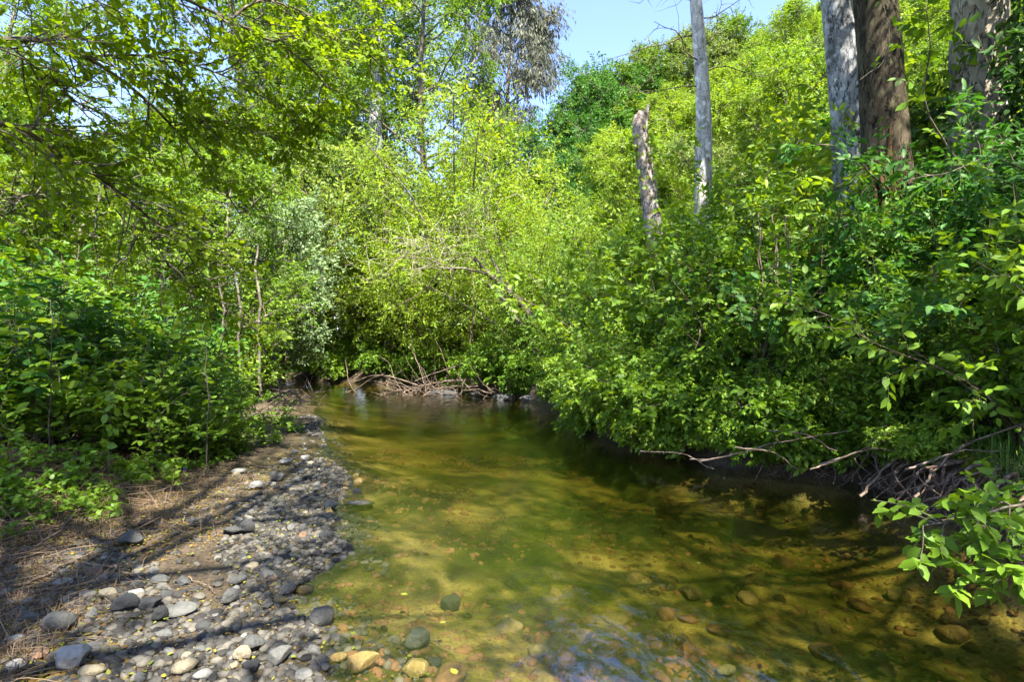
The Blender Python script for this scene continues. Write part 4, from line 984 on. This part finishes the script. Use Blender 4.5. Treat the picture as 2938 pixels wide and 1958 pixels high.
# fallen branches and poles along the right bank
FB = [
 ([at(912, 500, 5.4), at(935, 470, 5.6), at(970, 445, 5.5), at(1024, 425, 5.4), at(1060, 410, 5.3)], .018, 'pale pole sloping up to the right edge above the roots'),
 ([at(860, 497, 6.0), at(885, 468, 6.1), at(920, 448, 6.1), at(960, 440, 6.1), at(1010, 455, 6.0)], .022, 'long bent branch arching above the exposed roots'),
 ([at(890, 432, 6.3), at(930, 425, 6.3), at(990, 428, 6.2), at(1050, 440, 6.1)], .02, 'brown pole lying level behind the arching branch'),
 ([at(700, 462, 7.0), at(745, 452, 6.8), at(800, 440, 6.6), at(850, 432, 6.5)], .014, 'weathered branch whose tip dips in the water, mid bank'),
 ([at(690, 460, 7.2), at(720, 458, 7.0), at(770, 448, 6.8)], .009, 'thin pale twig beside the branch dipping in the water'),
 ([at(730, 428, 7.4), at(800, 418, 7.2), at(880, 405, 7.1), at(950, 398, 7)], .02, 'shaded log lying along the top of the right bank'),
 ([at(810, 470, 6.3), at(850, 455, 6.3), at(900, 440, 6.2), at(950, 436, 6.1)], .013, 'greyish stick lying across the bank above the water'),
 ([at(1060, 500, 3.0), at(1024, 505, 3.0), at(990, 512, 2.95), at(945, 522, 2.9)], .010, 'pale bare stick over the water at the right edge'),
 ([at(700, 330, 8.2), at(690, 390, 8.1), at(700, 440, 8.0)], .012, 'bare stem curving down to the water from the shaded shrub'),
 ([at(740, 400, 7.6), at(800, 300, 7.8)], .012, 'bare diagonal stem inside the dark shrub'),
]
for pts, r, lb in FB:
    r *= .7
    pts = [p if p[1] < 4 else np.array([0, 0, CAMZ]) + (p - [0, 0, CAMZ]) * (1 - .5 / p[1]) for p in pts]
    o = limb_thing('fallen_branch', [(pts, r, r * .5)], lb, 'branch', M['drift'])

for k_, (x0, x1, y0, y1, Y0, Y1, lb) in enumerate([(735, 800, 448, 470, 6.1, 5.9, 'short pale stick poking out of the bank leaves left of the roots'), (760, 838, 430, 452, 6.2, 6.0, 'thin straight stick slanting over the bank leaves'), (820, 905, 465, 452, 5.6, 5.5, 'thin pale stick crossing just above the roots'), (640, 715, 452, 470, 7.4, 6.7, 'bleached twig reaching out over the water from the mid bank'), (905, 1000, 470, 452, 4.9, 4.8, 'thin brown stick along the top of the exposed roots')]):
    limb_thing('fallen_branch', [([at(x0, y0, Y0), at((x0 + x1) / 2, (y0 + y1) / 2 - 7, (Y0 + Y1) / 2), at(x1, y1, Y1)], .010, .005), ([at((x0 + x1) / 2, (y0 + y1) / 2 - 7, (Y0 + Y1) / 2), at((x0 + 2 * x1) / 3, (y0 + y1) / 2 - 20, Y1)], .005, .002)], lb, 'branch', M['drift'])
# exposed roots of the right bank
def root_mass(px0, px1, n, seed, label):
    g = np.random.default_rng(seed); mb = MB()
    segs = []
    for k in range(n):
        px = g.uniform(px0, px1); Yb = np.interp(px, [800, 860, 910, 960, 1024, 1080], [6.6, 6.15, 5.42, 4.95, 4.1, 3.6])
        x0 = (px - 512) / F * Yb
        top = np.array([x0 + g.uniform(.25, .7), Yb + g.uniform(.05, .4), .42 + g.uniform(-.08, .12)])
        bot = np.array([x0 + g.uniform(-.12, .05) + g.normal() * .1, Yb - g.uniform(.0, .2), -.04 + g.uniform(0, .16)])
        mid1 = top * .6 + bot * .4 + np.array([g.normal() * .12 - .1, g.normal() * .12 - .12, .10]); mid2 = top * .25 + bot * .75 + np.array([g.normal() * .1 - .06, g.normal() * .1 - .06, .02])
        segs.append(path([top, mid1, mid2, bot], 12, .012, k))
    P = np.array(segs); c = P[0, 0].copy(); tubes(mb, P - c, taper(P, (.005 + .018 * g.random(n) ** 2.2), .0025), 6)
    tag(link('exposed_roots', mb.mesh('exposed_roots', M['root'], True), None, c), label, 'roots')
root_mass(868, 960, 75, 5, 'pale tangled roots hanging down the undercut bank to the water')
root_mass(960, 1060, 70, 6, 'brown roots spreading under moss at the right edge of the bank')
root_mass(770, 868, 34, 7, 'dark thin roots of the shaded undercut bank left of the pale ones')

# moss and grass on the right bank
def blades(name, n, xf, h, w, mat, label, cat, seed, lean=.4):
    g = np.random.default_rng(seed); x, y = xf(g, n); z = H(x, y); n = len(x)
    a = g.random(n) * 6.28; hh = h * g.uniform(.4, 1.2, n)
    d = np.stack([np.cos(a), np.sin(a)], 1); ln = lean * g.random(n) * 2
    B = np.stack([x, y, z - .01], 1); mid = B + np.stack([d[:, 0] * ln * hh * .35, d[:, 1] * ln * hh * .35, hh * .65], 1); tip = B + np.stack([d[:, 0] * ln * hh, d[:, 1] * ln * hh, hh * (1.0 - .35 * ln)], 1)
    s = np.stack([-d[:, 1], d[:, 0], 0 * x], 1) * (w * g.uniform(.6, 1.3, n))[:, None]
    V = np.stack([B - s, B + s, mid + s * .8, mid - s * .8, tip], 1); b = (np.arange(n) * 5)[:, None]
    mb = MB(); v = g.random(n); mb.add(V, [b + [0, 1, 2, 3], b + [3, 2, 4]], [v, v])
    return tag(link(name, mb.mesh(name, mat)), label, cat, kind='stuff')
def xr_(g, n):
    px = g.uniform(900, 1080, n); Y = np.interp(px, [860, 910, 960, 1024, 1080], [6.2, 5.5, 5.05, 4.2, 3.8]) + g.uniform(.25, 1.3, n); return (px - 512) / F * Y, Y
blades('bank_grass', 1500, xr_, .32, .004, M['grass'], 'long thin grass blades arching over the root bank at the right', 'grass', 3, .8)
def xm_(g, n):
    px = g.uniform(930, 1060, n); Y = np.interp(px, [860, 910, 960, 1024, 1080], [6.2, 5.5, 5.05, 4.2, 3.8]) + g.uniform(.12, .5, n); x = (px - 512) / F * Y; k = vnoise(x * 4, Y * 4, 8) > .5; return x[k], Y[k]
blades('moss', 16000, xm_, .035, .005, M['moss'], 'yellow-green moss cushions on the root bank', 'moss', 4)

# ---- driftwood at the far bank
DW = [
 ([at(500, 384, 16.6), at(460, 381, 17), at(425, 386, 17.4), at(405, 392, 17.5)], .07, 'thick pale driftwood log lying level at the foot of the willows'),
 ([at(418, 386, 17.4), at(400, 380, 17.8), at(375, 376, 18.2), at(350, 384, 18.6)], .04, 'grey driftwood limb pointing left from the log'),
 ([at(405, 392, 17.3), at(392, 402, 17.1), at(372, 404, 17.3), at(352, 388, 17.8), at(345, 360, 18.2)], .03, 'hooped dead branch curving down to the water'),
 ([at(470, 345, 17.2), at(474, 300, 17.2), at(470, 255, 17.3), at(466, 225, 17.5)], .05, 'thin dark standing stem rising from the driftwood'),
 ([at(470, 362, 17), at(440, 372, 17), at(415, 382, 17.1)], .035, 'dead branch crossing above the log'),
 ([at(430, 392, 16.6), at(414, 402, 16.2), at(394, 412, 15.6)], .02, 'thin dead stick dipping into the water before the driftwood'),
 ([at(500, 350, 16.6), at(480, 375, 16.6), at(455, 400, 16.4)], .025, 'slanting dead stick right of the driftwood'),
 ([at(410, 345, 18), at(418, 365, 17.8), at(425, 385, 17.6)], .03, 'pale upright dead stub left of the standing stem'),
 ([at(430, 330, 18.4), at(440, 350, 18), at(450, 375, 17.7)], .03, 'pale leaning dead stub in front of the willow twigs'),
 ([at(475, 250, 17), at(450, 262, 17.2), at(425, 290, 17.4), at(400, 305, 17.6), at(375, 315, 17.8)], .035, 'long bare limb drooping left from the willow'),
 ([at(460, 275, 17), at(435, 262, 17), at(405, 258, 17), at(380, 262, 17.2)], .03, 'bleached bare limb reaching left across the willow'),
]
for pts, r, lb in DW: limb_thing('driftwood_branch', [(pts, r * .65, r * .28)], lb, 'driftwood', M['drift'])
g7 = np.random.default_rng(8)
def twig_tangle(name, cpx, cpy, Y, spx, spz, n, L, r, mat, label, cat, seed):
    g = np.random.default_rng(seed); c = at(cpx, cpy, Y)
    S = np.stack([g.normal(size=n) * spx, g.normal(size=n) * .5, g.normal(size=n) * spz], 1)
    D = g.normal(size=(n, 3)) * [1, .5, .55]
    P = grow(g, S, D, L * g.uniform(.5, 1.4, n), 8, .22, .0); mb = MB(); tubes(mb, P, taper(P, r * g.uniform(.5, 1.3, n), r * .3), 4)
    return tag(link(name, mb.mesh(name, mat, True), None, c), label, cat)
twig_tangle('brush_pile', 420, 394, 17.6, .9, .16, 120, 1.1, .014, M['drift'], 'tangled brown heap of dead twigs under the driftwood at the far bank', 'brush pile', 1)
twig_tangle('brush_pile', 500, 398, 16.2, .7, .18, 90, 1.1, .012, M['drift'], 'smaller tangle of dead twigs right of the driftwood', 'brush pile', 2)
twig_tangle('dead_twigs', 425, 255, 17.5, .75, .42, 150, 1.1, .008, M['twigpale'], 'bleached leafless twig cluster caught in the willow', 'dead twigs', 3)
twig_tangle('dead_twigs', 480, 225, 18.2, .4, .4, 60, .9, .009, M['twigpale'], 'small bleached twig cluster high in the willow', 'dead twigs', 4)
twig_tangle('brush_pile', 292, 402, 10.2, .14, .04, 110, .45, .006, M['drift'], 'small heap of dead twigs at the tip of the left bar', 'brush pile', 6)
limb_thing('fallen_branch', [([at(268, 402, 10.4), at(285, 392, 10.3), at(298, 396, 10.2), at(302, 405, 10.1)], .03, .018)], 'short curved log on the tip of the left bar', 'branch', M['drift'])

# ---- left thicket
TH = [
 (238, 15.2, 1.0, 1, 'lime', 'low bright mound at the bend behind the tip of the bar'),
 (260, 17.0, .9, 0, 'mid', 'low green mound on the bank just left of the far water'),
 (215, 16.5, 1.3, 0, 'mid', 'rounded green mound behind the thin dark trunks'),
 (245, 20.0, 1.1, 1, 'lime', 'far bright low mound beside the leftmost water'),
 (25, 6.3, 0.9, 0, 'mid', 'leafy plant at the left edge of the thicket front'),
 (70, 6.6, 0.85, 1, 'mid', 'broad-leaved plant in the thicket front above the brown litter'),
 (112, 6.9, 0.9, 0, 'lime', 'bright plant in the thicket front with upright shoots'),
 (150, 7.0, 0.8, 1, 'mid', 'low plant in the thicket front, centre'),
 (188, 7.2, 0.75, 0, 'mid', 'green plant in the thicket front near the bare soil'),
 (215, 7.7, 0.65, 1, 'lime', 'bright plant where the thicket meets the gravel bar'),
 (240, 8.0, 0.5, 1, 'mid', 'last low plant of the thicket by the tip of the bar'),
 (5, 7.4, 1.15, 2, 'mid', 'tall narrow-leaved plant at the left edge, second row'),
 (50, 7.8, 1.2, 2, 'deep', 'dark tall plant second row from the left'),
 (92, 8.2, 1.1, 0, 'mid', 'broad-leaved plant in the second row of the thicket'),
 (132, 8.3, 1.1, 2, 'mid', 'green tall plant in the second row, centre'),
 (170, 8.6, 0.95, 2, 'deep', 'dark narrow-leaved plant in the second row, right of centre'),
 (200, 9.2, 0.8, 0, 'mid', 'green plant behind the thicket front near the bar'),
 (228, 10.4, 0.6, 2, 'mid', 'upright plant right of the thicket centre'),
 (20, 9.5, 1.5, 2, 'deep', 'very tall dark plant at the left edge behind the rows'),
 (72, 10, 1.5, 0, 'mid', 'very tall green plant left of the thicket centre'),
 (120, 10.4, 1.4, 2, 'deep', 'very tall dark plant at the thicket centre'),
 (162, 10.8, 1.25, 0, 'mid', 'tall green plant right of the thicket centre'),
 (196, 11.6, 1.05, 2, 'deep', 'tall dark plant before the thin dark trunks'),
 (222, 13.0, 0.8, 0, 'mid', 'green plant near the bend, left of the water'),
 (40, 12.8, 1.9, 0, 'mid', 'big green bush at the back of the thicket, far left'),
 (95, 13.2, 1.8, 2, 'mid', 'big narrow-leaved bush at the back of the thicket'),
 (148, 13.8, 1.6, 0, 'deep', 'big dark bush at the back of the thicket, centre'),
 (190, 15.0, 1.4, 2, 'mid', 'big green bush behind the thicket beside the bend'),
 (-30, 8.5, 1.5, 0, 'mid', 'green plant beyond the left edge of the picture'),
 (-25, 6.2, 1.1, 0, 'deep', 'dark plant beyond the left edge, close by'),
 (-60, 11, 2.0, 2, 'deep', 'big dark bush beyond the left edge')]
g = np.random.default_rng(77)
for px, Y, s, k, lm, lb in TH:
    plant('thicket_plant', THICK[k], gr(px, Y), g.random() * 6.28, (s * 1.15, s * 1.15, s), M['bark'], M[lm], lb, 'plant', 'plants of the left thicket')
# tall single shoots sticking out of the thicket
leafy_branch('tall_shoot', [np.array(gr(206, 6.4)), at(208, 400, 6.4), at(206, 350, 6.35), at(200, 326, 6.3)], .008, 'tall single shoot with pale young leaves standing out of the thicket', M['lime'], 8, 5, .10, .22, .7, 0, 11, 'plant', wood='bark')
leafy_branch('tall_shoot', [np.array(gr(48, 5.9)), at(50, 400, 5.9), at(52, 340, 5.8), at(50, 300, 5.8)], .008, 'tall single shoot above the left part of the thicket', M['lime'], 9, 5, .10, .24, .7, 0, 12, 'plant', wood='bark')
leafy_branch('tall_shoot', [np.array(gr(108, 5.6)), at(108, 440, 5.6), at(110, 405, 5.6), at(112, 385, 5.55)], .006, 'short pale shoot at the thicket front', M['lime'], 7, 5, .085, .2, .75, 0, 13, 'plant', wood='bark')

limb_thing('crooked_limb', [([at(38, 300, 16), at(42, 268, 16), at(60, 245, 15.8), at(78, 235, 15.6), at(96, 208, 15.5), at(104, 175, 15.5)], .10, .04), ([at(60, 245, 15.8), at(50, 238, 15.7), at(30, 236, 15.6)], .04, .015), ([at(78, 235, 15.6), at(90, 236, 15.5), at(102, 238, 15.4)], .035, .012), ([at(96, 208, 15.5), at(86, 190, 15.5), at(84, 178, 15.5)], .03, .012)], 'pale crooked dead limb in front of the trees at the far left', 'branch', M['twigpale'])
for k_, (px, pyb, pyt, Y, r_, lb) in enumerate([(222, 330, 290, 13.2, .03, 'thin dark trunk above the thicket, left of three'), (238, 335, 280, 13.6, .035, 'dark trunk above the thicket, middle one of three'), (258, 330, 275, 14.2, .04, 'dark trunk above the thicket, right of three'), (300, 318, 250, 28, .22, 'pale trunk in the trees over the shadowed hollow at the bend'), (388, 312, 240, 22.3, .22, 'thick brown trunk partly hidden by the left willows')]):
    limb_thing('bare_trunk', [([np.array(gr(px + 3, Y)), at(px, pyb, Y), at(px + 3, (pyb + pyt) / 2, Y), at(px - 2, pyt, Y), at(px, pyt - 30, Y)], r_, r_ * .6)], lb, 'tree trunk', M['bark'] if k_ != 3 else M['grey'])
# low plants along the litter edge, and small seedlings on the bar
LP = [(15, 470), (45, 462), (85, 468), (120, 472), (150, 470), (180, 468), (215, 462), (245, 452), (268, 444), (290, 432), (20, 515), (48, 520), (72, 508), (10, 540), (70, 490), (35, 495), (102, 500), (130, 486), (160, 482), (200, 470), (2, 500), (90, 520), (240, 438), (262, 432), (278, 424), (230, 450), (255, 425), (285, 412), (275, 402), (262, 396), (250, 404), (292, 405)]
for i_, (px, py) in enumerate(LP):
    x, y, z = gp(px, py)
    plant('low_plant', LOW[i_ % 2], (x, y, z), g.random() * 6.28, g.uniform(.45, .8), M['grass'], M['mid' if i_ % 3 else 'lime'], 'low broad-leaved green plant growing from the brown litter left of the stones' if py > 478 or px < 60 else 'low green plant at the foot of the left thicket', 'plant', 'low plants in the litter' if py > 478 or px < 60 else 'low plants at the thicket foot')
for (px, py, lb) in [(205, 440, 'first violet flower in the middle of the thicket front'), (185, 470, 'violet flower low above the soil at the thicket foot'), (255, 415, 'violet flower near the water end of the thicket')]:
    x, y, z = gp(px, py + 22) if py < 460 else gp(px, py + 8); c = at(px, py, y - .25)
    mb = MB(); g8 = np.random.default_rng(px); a = np.arange(5) / 5 * 6.28; leaves(mb, g8, np.zeros((5, 3)), np.stack([np.cos(a), -.3 + 0 * a, np.sin(a)], 1), np.tile([0, -1., .2], (5, 1)), np.full(5, .018), .8, .1, True)
    e = empty('violet_flower', c); tag(e, lb, 'flower'); link('petals', mb.mesh('petals', M['flower']), e)
    sb = MB(); P = path([(0, 0.01, 0), (.02, .03, -.12), (0, .04, -.3)], 8)[None]; tubes(sb, P, np.full((1, 8), .002), 4); link('stem', sb.mesh('stem', M['grass'], True), e)

# ---- litter
def lit_area(g, n):
    px = g.uniform(-60, 300, n * 3); py = g.uniform(440, 683, n * 3)
    Y = (CAMZ - .25) * F / (py - 341.5); x = (px - 512) / F * Y
    d = dpoly(x, Y, LEFT); k = (d > .6) & (~inside(x, Y)) & (g.random(len(x)) < np.clip((d - .8) / 1.2, .0, 1))
    return x[k][:n], Y[k][:n]
def dead_leaves(name, n, xf, sz, mat, label, seed, zo=.006, up=1.0):
    g = np.random.default_rng(seed); x, y = xf(g, n); z = H(x, y); n = len(x); mb = MB(); a = g.random(n) * 6.28
    leaves(mb, g, np.stack([x, y, z + zo + g.random(n) * .012], 1), np.stack([np.cos(a), np.sin(a), g.normal(size=n) * .12], 1), np.array([0, 0, 1.]) * up + g.normal(size=(n, 3)) * .3, g.uniform(*sz, n), .65, .12, True)
    return tag(link(name, mb.mesh(name, mat)), label, 'leaf litter', kind='stuff')
dead_leaves('leaf_litter', 12000, lit_area, (.015, .045), M['litter'], 'brown and olive fallen leaves over the soil beside the thicket', 5)
def bar_area(g, n):
    x = g.uniform(-4.6, .2, n * 8); y = g.uniform(2.2, 8.5, n * 8); z = H(x, y); px, py = topix(x, y, z); k = inpoly(px, py, BAR); return x[k][:n], y[k][:n]
dead_leaves('fallen_leaves', 420, bar_area, (.014, .032), M['fallen'], 'small yellow and green leaves scattered over stones and soil of the bar', 6, .02)
dead_leaves('leaf_debris', 2600, bar_area, (.008, .026), M['litter'], 'brown leaf crumbs lodged between the stones of the bar', 16, .012)
def dry_area(g, n):
    x, y = lit_area(g, n * 2); k = (x < -2.0) & (vnoise(x * 1.5, y * 1.5, 9) > .25); return x[k][:n], y[k][:n]
blades('dry_grass', 9000, dry_area, .10, .0022, M['dry'], 'matted straw-coloured dry grass and stalks left of the stones', 'dry grass', 9, 1.0)
g = np.random.default_rng(21); mb = MB(); n = 2600; x, y = dry_area(g, n); n = len(x); z = H(x, y)
P = grow(g, np.stack([x, y, z + .012], 1), g.normal(size=(n, 3)) * [1, 1, .12], g.uniform(.08, .45, n), 5, .1, 0); P[..., 2] = np.maximum(P[..., 2], H(P[..., 0].ravel(), P[..., 1].ravel()).reshape(n, 5) + .006)
tubes(mb, P, taper(P, g.uniform(.0015, .004, n), .001), 4, g.random(n)); tag(link('twig_litter', mb.mesh('twig_litter', M['dry'])), 'thin dead twigs and stalks strewn over the left bank', 'twigs', kind='stuff')

def ground_stick(pix, r, label, mat='drift', lift=.02):
    pts = []
    for px, py in pix:
        x, y, z = gp(px, py); pts.append((x, y, z + lift + r))
    limb_thing('fallen_stick', [(pts, r, r * .5)], label, 'stick', M[mat])
ground_stick([(68, 472), (100, 462), (125, 452), (170, 448)], .03, 'thick pale broken branch in the brown litter', lift=.05)
ground_stick([(155, 453), (170, 462), (183, 472)], .014, 'grey forked stick leaning on the thick broken branch', lift=.1)
ground_stick([(0, 572), (25, 560), (60, 540), (85, 508), (100, 480), (120, 460)], .010, 'long thin curved branch along the edge of the litter', lift=.04)
ground_stick([(25, 500), (28, 520), (45, 548), (62, 565)], .009, 'greenish bent stem standing beside the litter edge', lift=.03)
ground_stick([(0, 596), (40, 583), (78, 566), (95, 558)], .012, 'dark twisted root-like branch above the cobbles at the left edge', lift=.02)
ground_stick([(0, 622), (18, 610), (42, 600), (72, 590)], .008, 'thin brown branch lying over the cobbles at the left', lift=.03)
ground_stick([(130, 496), (158, 494), (180, 488), (205, 482)], .010, 'pale lichen-covered stick on the bare soil', lift=.01)
ground_stick([(84, 567), (108, 572), (125, 578), (144, 585)], .010, 'reddish brown stick lying on the cobbles')
ground_stick([(190, 582), (205, 590), (218, 598)], .004, 'thin straight pale twig in the middle of the bar')
ground_stick([(240, 460), (262, 470), (300, 474)], .005, 'thin dark twig by the sunlit soil')
ground_stick([(418, 640), (430, 646), (446, 655), (458, 662)], .005, 'thin dark twig on the wet stones by the angular stone', 'bark')
ground_stick([(396, 655), (420, 622), (436, 619), (452, 624)], .003, 'thin grey twig bridging the shallows', 'drift', .03)
ground_stick([(0, 528), (30, 530), (62, 520), (105, 515), (160, 505)], .007, 'long straight thin twig crossing the litter', 'drift', .04)

# floating leaves
FLO = [(408, 596, 'yellow-green leaf floating alone above the lone dark stone', .05), (457, 676, 'lime leaf at the bottom edge of the water', .05), (380, 618, 'small yellow leaf floating near the ochre stones', .035), (338, 583, 'bright yellow round leaf in the shallows', .03), (392, 587, 'tiny green leaf floating off the bar', .03), (440, 625, 'pale curled leaf beside the small black wet stone', .035), (370, 560, 'little yellow leaf drifting off the bar', .025), (697, 564, 'tiny yellow leaf far out on the open water', .03), (300, 536, 'yellow leaf at the water line of the bar', .03), (352, 634, 'pale yellow leaf cluster member on the shallow water', .04)]
g = np.random.default_rng(6)
for px, py, lb, sz in FLO:
    Y = CAMZ * F / (py - 341.5); x = (px - 512) / F * Y; mb = MB(); a = g.random() * 6.28
    leaves(mb, g, np.zeros((1, 3)), np.array([[math.cos(a), math.sin(a), .05]]), np.array([[0, 0, 1.]]), np.array([sz]), .75, .08, True, -.05)
    tag(link('floating_leaf', mb.mesh('floating_leaf', M['fallen']), None, (x, Y, max(.006, h1(x, Y) + .01))), lb, 'leaf')

# ------------------------------------------------------------------ overhanging tree, upper left
def overhang():
    g = np.random.default_rng(301); w, cr_ = MB(), MB()
    c = np.array([-7.6, 4.6, h1(-7.6, 4.6)])
    e = empty('overhanging_tree', c); tag(e, 'dark-limbed tree reaching in from the left with round backlit leaves', 'tree')
    Tk = path([(0, 0, -.3), (.1, .1, 1.5), (-.05, .2, 3.2), (.1, .3, 5.5), (0, .3, 9)], 20); tubes(w, Tk[None], np.linspace(.24, .10, 20)[None], 12)
    LM = [  # main limbs given by pixels and distance
     ([(-60, 52, 5.2), (0, 40, 5.6), (44, 40, 6.0), (87, 57, 6.4), (130, 86, 6.8), (174, 126, 7.2), (205, 165, 7.6), (240, 215, 8)], .055),
     ([(44, 40, 6.0), (70, 36, 6.2), (120, 52, 6.6), (165, 95, 7.0), (190, 120, 7.3)], .035),
     ([(-60, 118, 5.0), (0, 124, 5.4), (26, 130, 5.7), (70, 161, 6.2), (113, 187, 6.6), (152, 218, 7.0), (204, 252, 7.4), (248, 258, 7.8)], .05),
     ([(152, 218, 7.0), (185, 250, 7.2), (210, 290, 7.4), (250, 330, 7.6)], .022),
     ([(70, 161, 6.2), (130, 205, 6.5), (160, 250, 6.8), (195, 300, 7.0)], .02),
     ([(-60, 10, 4.6), (60, -20, 5.2), (160, -10, 6.0), (230, 20, 6.6), (290, 50, 7.0), (330, 90, 7.4)], .05),
     ([(230, 20, 6.6), (260, 0, 6.9), (300, 10, 7.3), (350, 40, 7.8), (385, 70, 8.0)], .03),
     ([(-60, -60, 4.4), (60, -70, 5.4), (180, -60, 6.4), (290, -40, 7.2), (370, -10, 7.8)], .05),
     ([(174, 126, 7.2), (210, 120, 7.4), (260, 130, 7.7), (310, 135, 8.0)], .02),
     ([(87, 57, 6.4), (150, 55, 6.5), (210, 70, 6.9), (270, 100, 7.3), (300, 130, 7.6)], .025),
     ([(0, 40, 5.6), (60, 85, 6.4), (80, 110, 7.0)], .015),
     ([(26, 130, 5.7), (60, 130, 6.4), (100, 150, 7.2)], .015),
     ([(-60, 200, 6.0), (0, 215, 6.6), (30, 195, 7.2), (60, 200, 7.6)], .02),
    ]
    limbs = []
    for pts, r in LM:
        P = path([at(*p) - c for p in pts], 22, .012, 5); limbs.append(P); tubes(w, P[None], np.linspace(r * .62, r * .16, 22)[None], 8)
    P = np.array(limbs)
    for k in (0, 2, 5, 7):                                     # join to the trunk
        q = P[k, 0]; zt = max(.8, q[2] - .6); b = np.array([np.interp(zt, Tk[:, 2], Tk[:, 0]), np.interp(zt, Tk[:, 2], Tk[:, 1]), zt])
        J = path([b, (b + q) / 2 + [0, 0, .1], q], 8); tubes(w, J[None], np.linspace(.075, .055, 8)[None], 8)
    S, D, t = kids(g, P, 25, .06, 1, .9, .55, .0)
    D = norm(D * [1, 1, .55] + [.1, 0, 0])
    L = (.9 - .35 * t) * g.uniform(.6, 1.4, len(S))
    P1 = grow(g, S, D, L, 7, .14, .03, 0); tubes(w, P1, taper(P1, .010, .004), 5)
    S2, D2, t2 = kids(g, P1, 6, .15, 1, .85, .6, .0); D2 = norm(D2 * [1, 1, .5]); L2 = .36 * g.uniform(.6, 1.3, len(S2)); P2 = grow(g, S2, D2, L2, 5, .12, .04, 0)
    # keep the gap of open sky
    e2 = P2[:, -1] + c; px = 512 + F * e2[:, 0] / e2[:, 1]; py = 341.5 - F * (e2[:, 2] - CAMZ) / e2[:, 1]
    gap = ((px - 108) / 46) ** 2 + ((py - 108) / 30) ** 2 < 1
    gap |= ((px - 20) / 30) ** 2 + ((py - 205) / 20) ** 2 < 1
    low = (py > 215) & (px > 90) & (g.random(len(P2)) < .55); gap |= low
    P2 = P2[~gap | (g.random(len(P2)) < .12)]
    tubes(w, P2, taper(P2, .004, .0015), 3)
    leafup(cr_, g, P2, 10, .063, .80, True, flat=.65, side=.8, droopl=.25, sv=.35)
    link('trunk', w.mesh('overhang_wood', M['bark'], True), e); link('crown', cr_.mesh('overhang_leaves', M['overhang']), e)
M['overhang'] = leafmat('leaf_overhang', (.08, .15, .008), (.16, .25, .010), (.25, .34, .015), .52, (1.6, 1.5, .35))
overhang()

# unseen trees beside and behind the viewer, added so their crowns shade bar and creek
def shade_tree(loc, h, rad, seed, label, z0=.4, s=1.0, limbs=26):
    pr = tree_proto(seed, h=h, limbs=limbs, l2=8, tw=7, nl=7, t0=z0, rad=rad, trunk_r=.25, leaf=.11, asp=.65, twL=.5, profile='x', up=.04)
    plant('unseen_shade_tree', (pr[0].mesh('w', M['bark'], True), pr[1].mesh('c', M['mid'])), (*loc, h1(*loc)), 0, 1, None, M['mid'], label, 'tree', None, 'trunk', 'crown')
SH = [((-4.0, -1.6), 12, 3.6, 401, 'alder behind the viewer on the gravel bar'), ((5.4, 1.6), 12, 4.4, 402, 'alder on the right bank beside the viewer'),
      ((-1.6, -1.2), 13, 4.2, 404, 'alder directly behind the viewer at the creek edge')]
for a_ in SH: shade_tree(*a_)

# ------------------------------------------------------------------ camera, light
cam = bpy.data.cameras.new('camera'); co = bpy.data.objects.new('camera', cam); COL.objects.link(co)
co.location = (0, 0, CAMZ); co.rotation_euler = (R(90), 0, 0)
cam.sensor_width = 36; cam.lens = 36 * F / 1024; cam.clip_end = 2000; cam.clip_start = .05
sc.camera = co

SUN_EL, SUN_AZ = 58, 160     # azimuth clockwise from +Y
el, az = R(SUN_EL), R(SUN_AZ)
sd = Vector((math.cos(el) * math.sin(az), math.cos(el) * math.cos(az), math.sin(el)))
sl = bpy.data.lights.new('sun', 'SUN'); sl.energy = 4.8; sl.angle = R(.55); sl.color = (1, .95, .86)
so = bpy.data.objects.new('sun', sl); COL.objects.link(so); so.rotation_euler = sd.to_track_quat('Z', 'Y').to_euler()
w = bpy.data.worlds.new('World'); sc.world = w; w.use_nodes = True
nt = w.node_tree; bg = nt.nodes['Background']
sk = nt.nodes.new('ShaderNodeTexSky'); sk.sky_type = 'NISHITA'; sk.sun_disc = False; sk.sun_elevation = el; sk.sun_rotation = az; sk.altitude = 50; sk.air_density = 1.0; sk.dust_density = .6; sk.ozone_density = 2.0
tn = nt.nodes.new('ShaderNodeMixRGB'); tn.blend_type = 'MULTIPLY'; tn.inputs[0].default_value = 1; tn.inputs[2].default_value = (.80, .78, .91, 1); nt.links.new(sk.outputs[0], tn.inputs[1]); nt.links.new(tn.outputs[0], bg.inputs[0]); bg.inputs[1].default_value = .132

sc.view_settings.view_transform = 'Standard'; sc.view_settings.look = 'None'; sc.view_settings.exposure = 2.3; sc.view_settings.gamma = 1
c = sc.cycles
c.max_bounces = 7; c.diffuse_bounces = 4; c.glossy_bounces = 3; c.transmission_bounces = 4; c.transparent_max_bounces = 8
c.use_denoising = True; c.denoiser = 'OPENIMAGEDENOISE'
c.sample_clamp_indirect = 4; c.caustics_reflective = False; c.caustics_refractive = False
c.use_adaptive_sampling = True; c.adaptive_threshold = .02
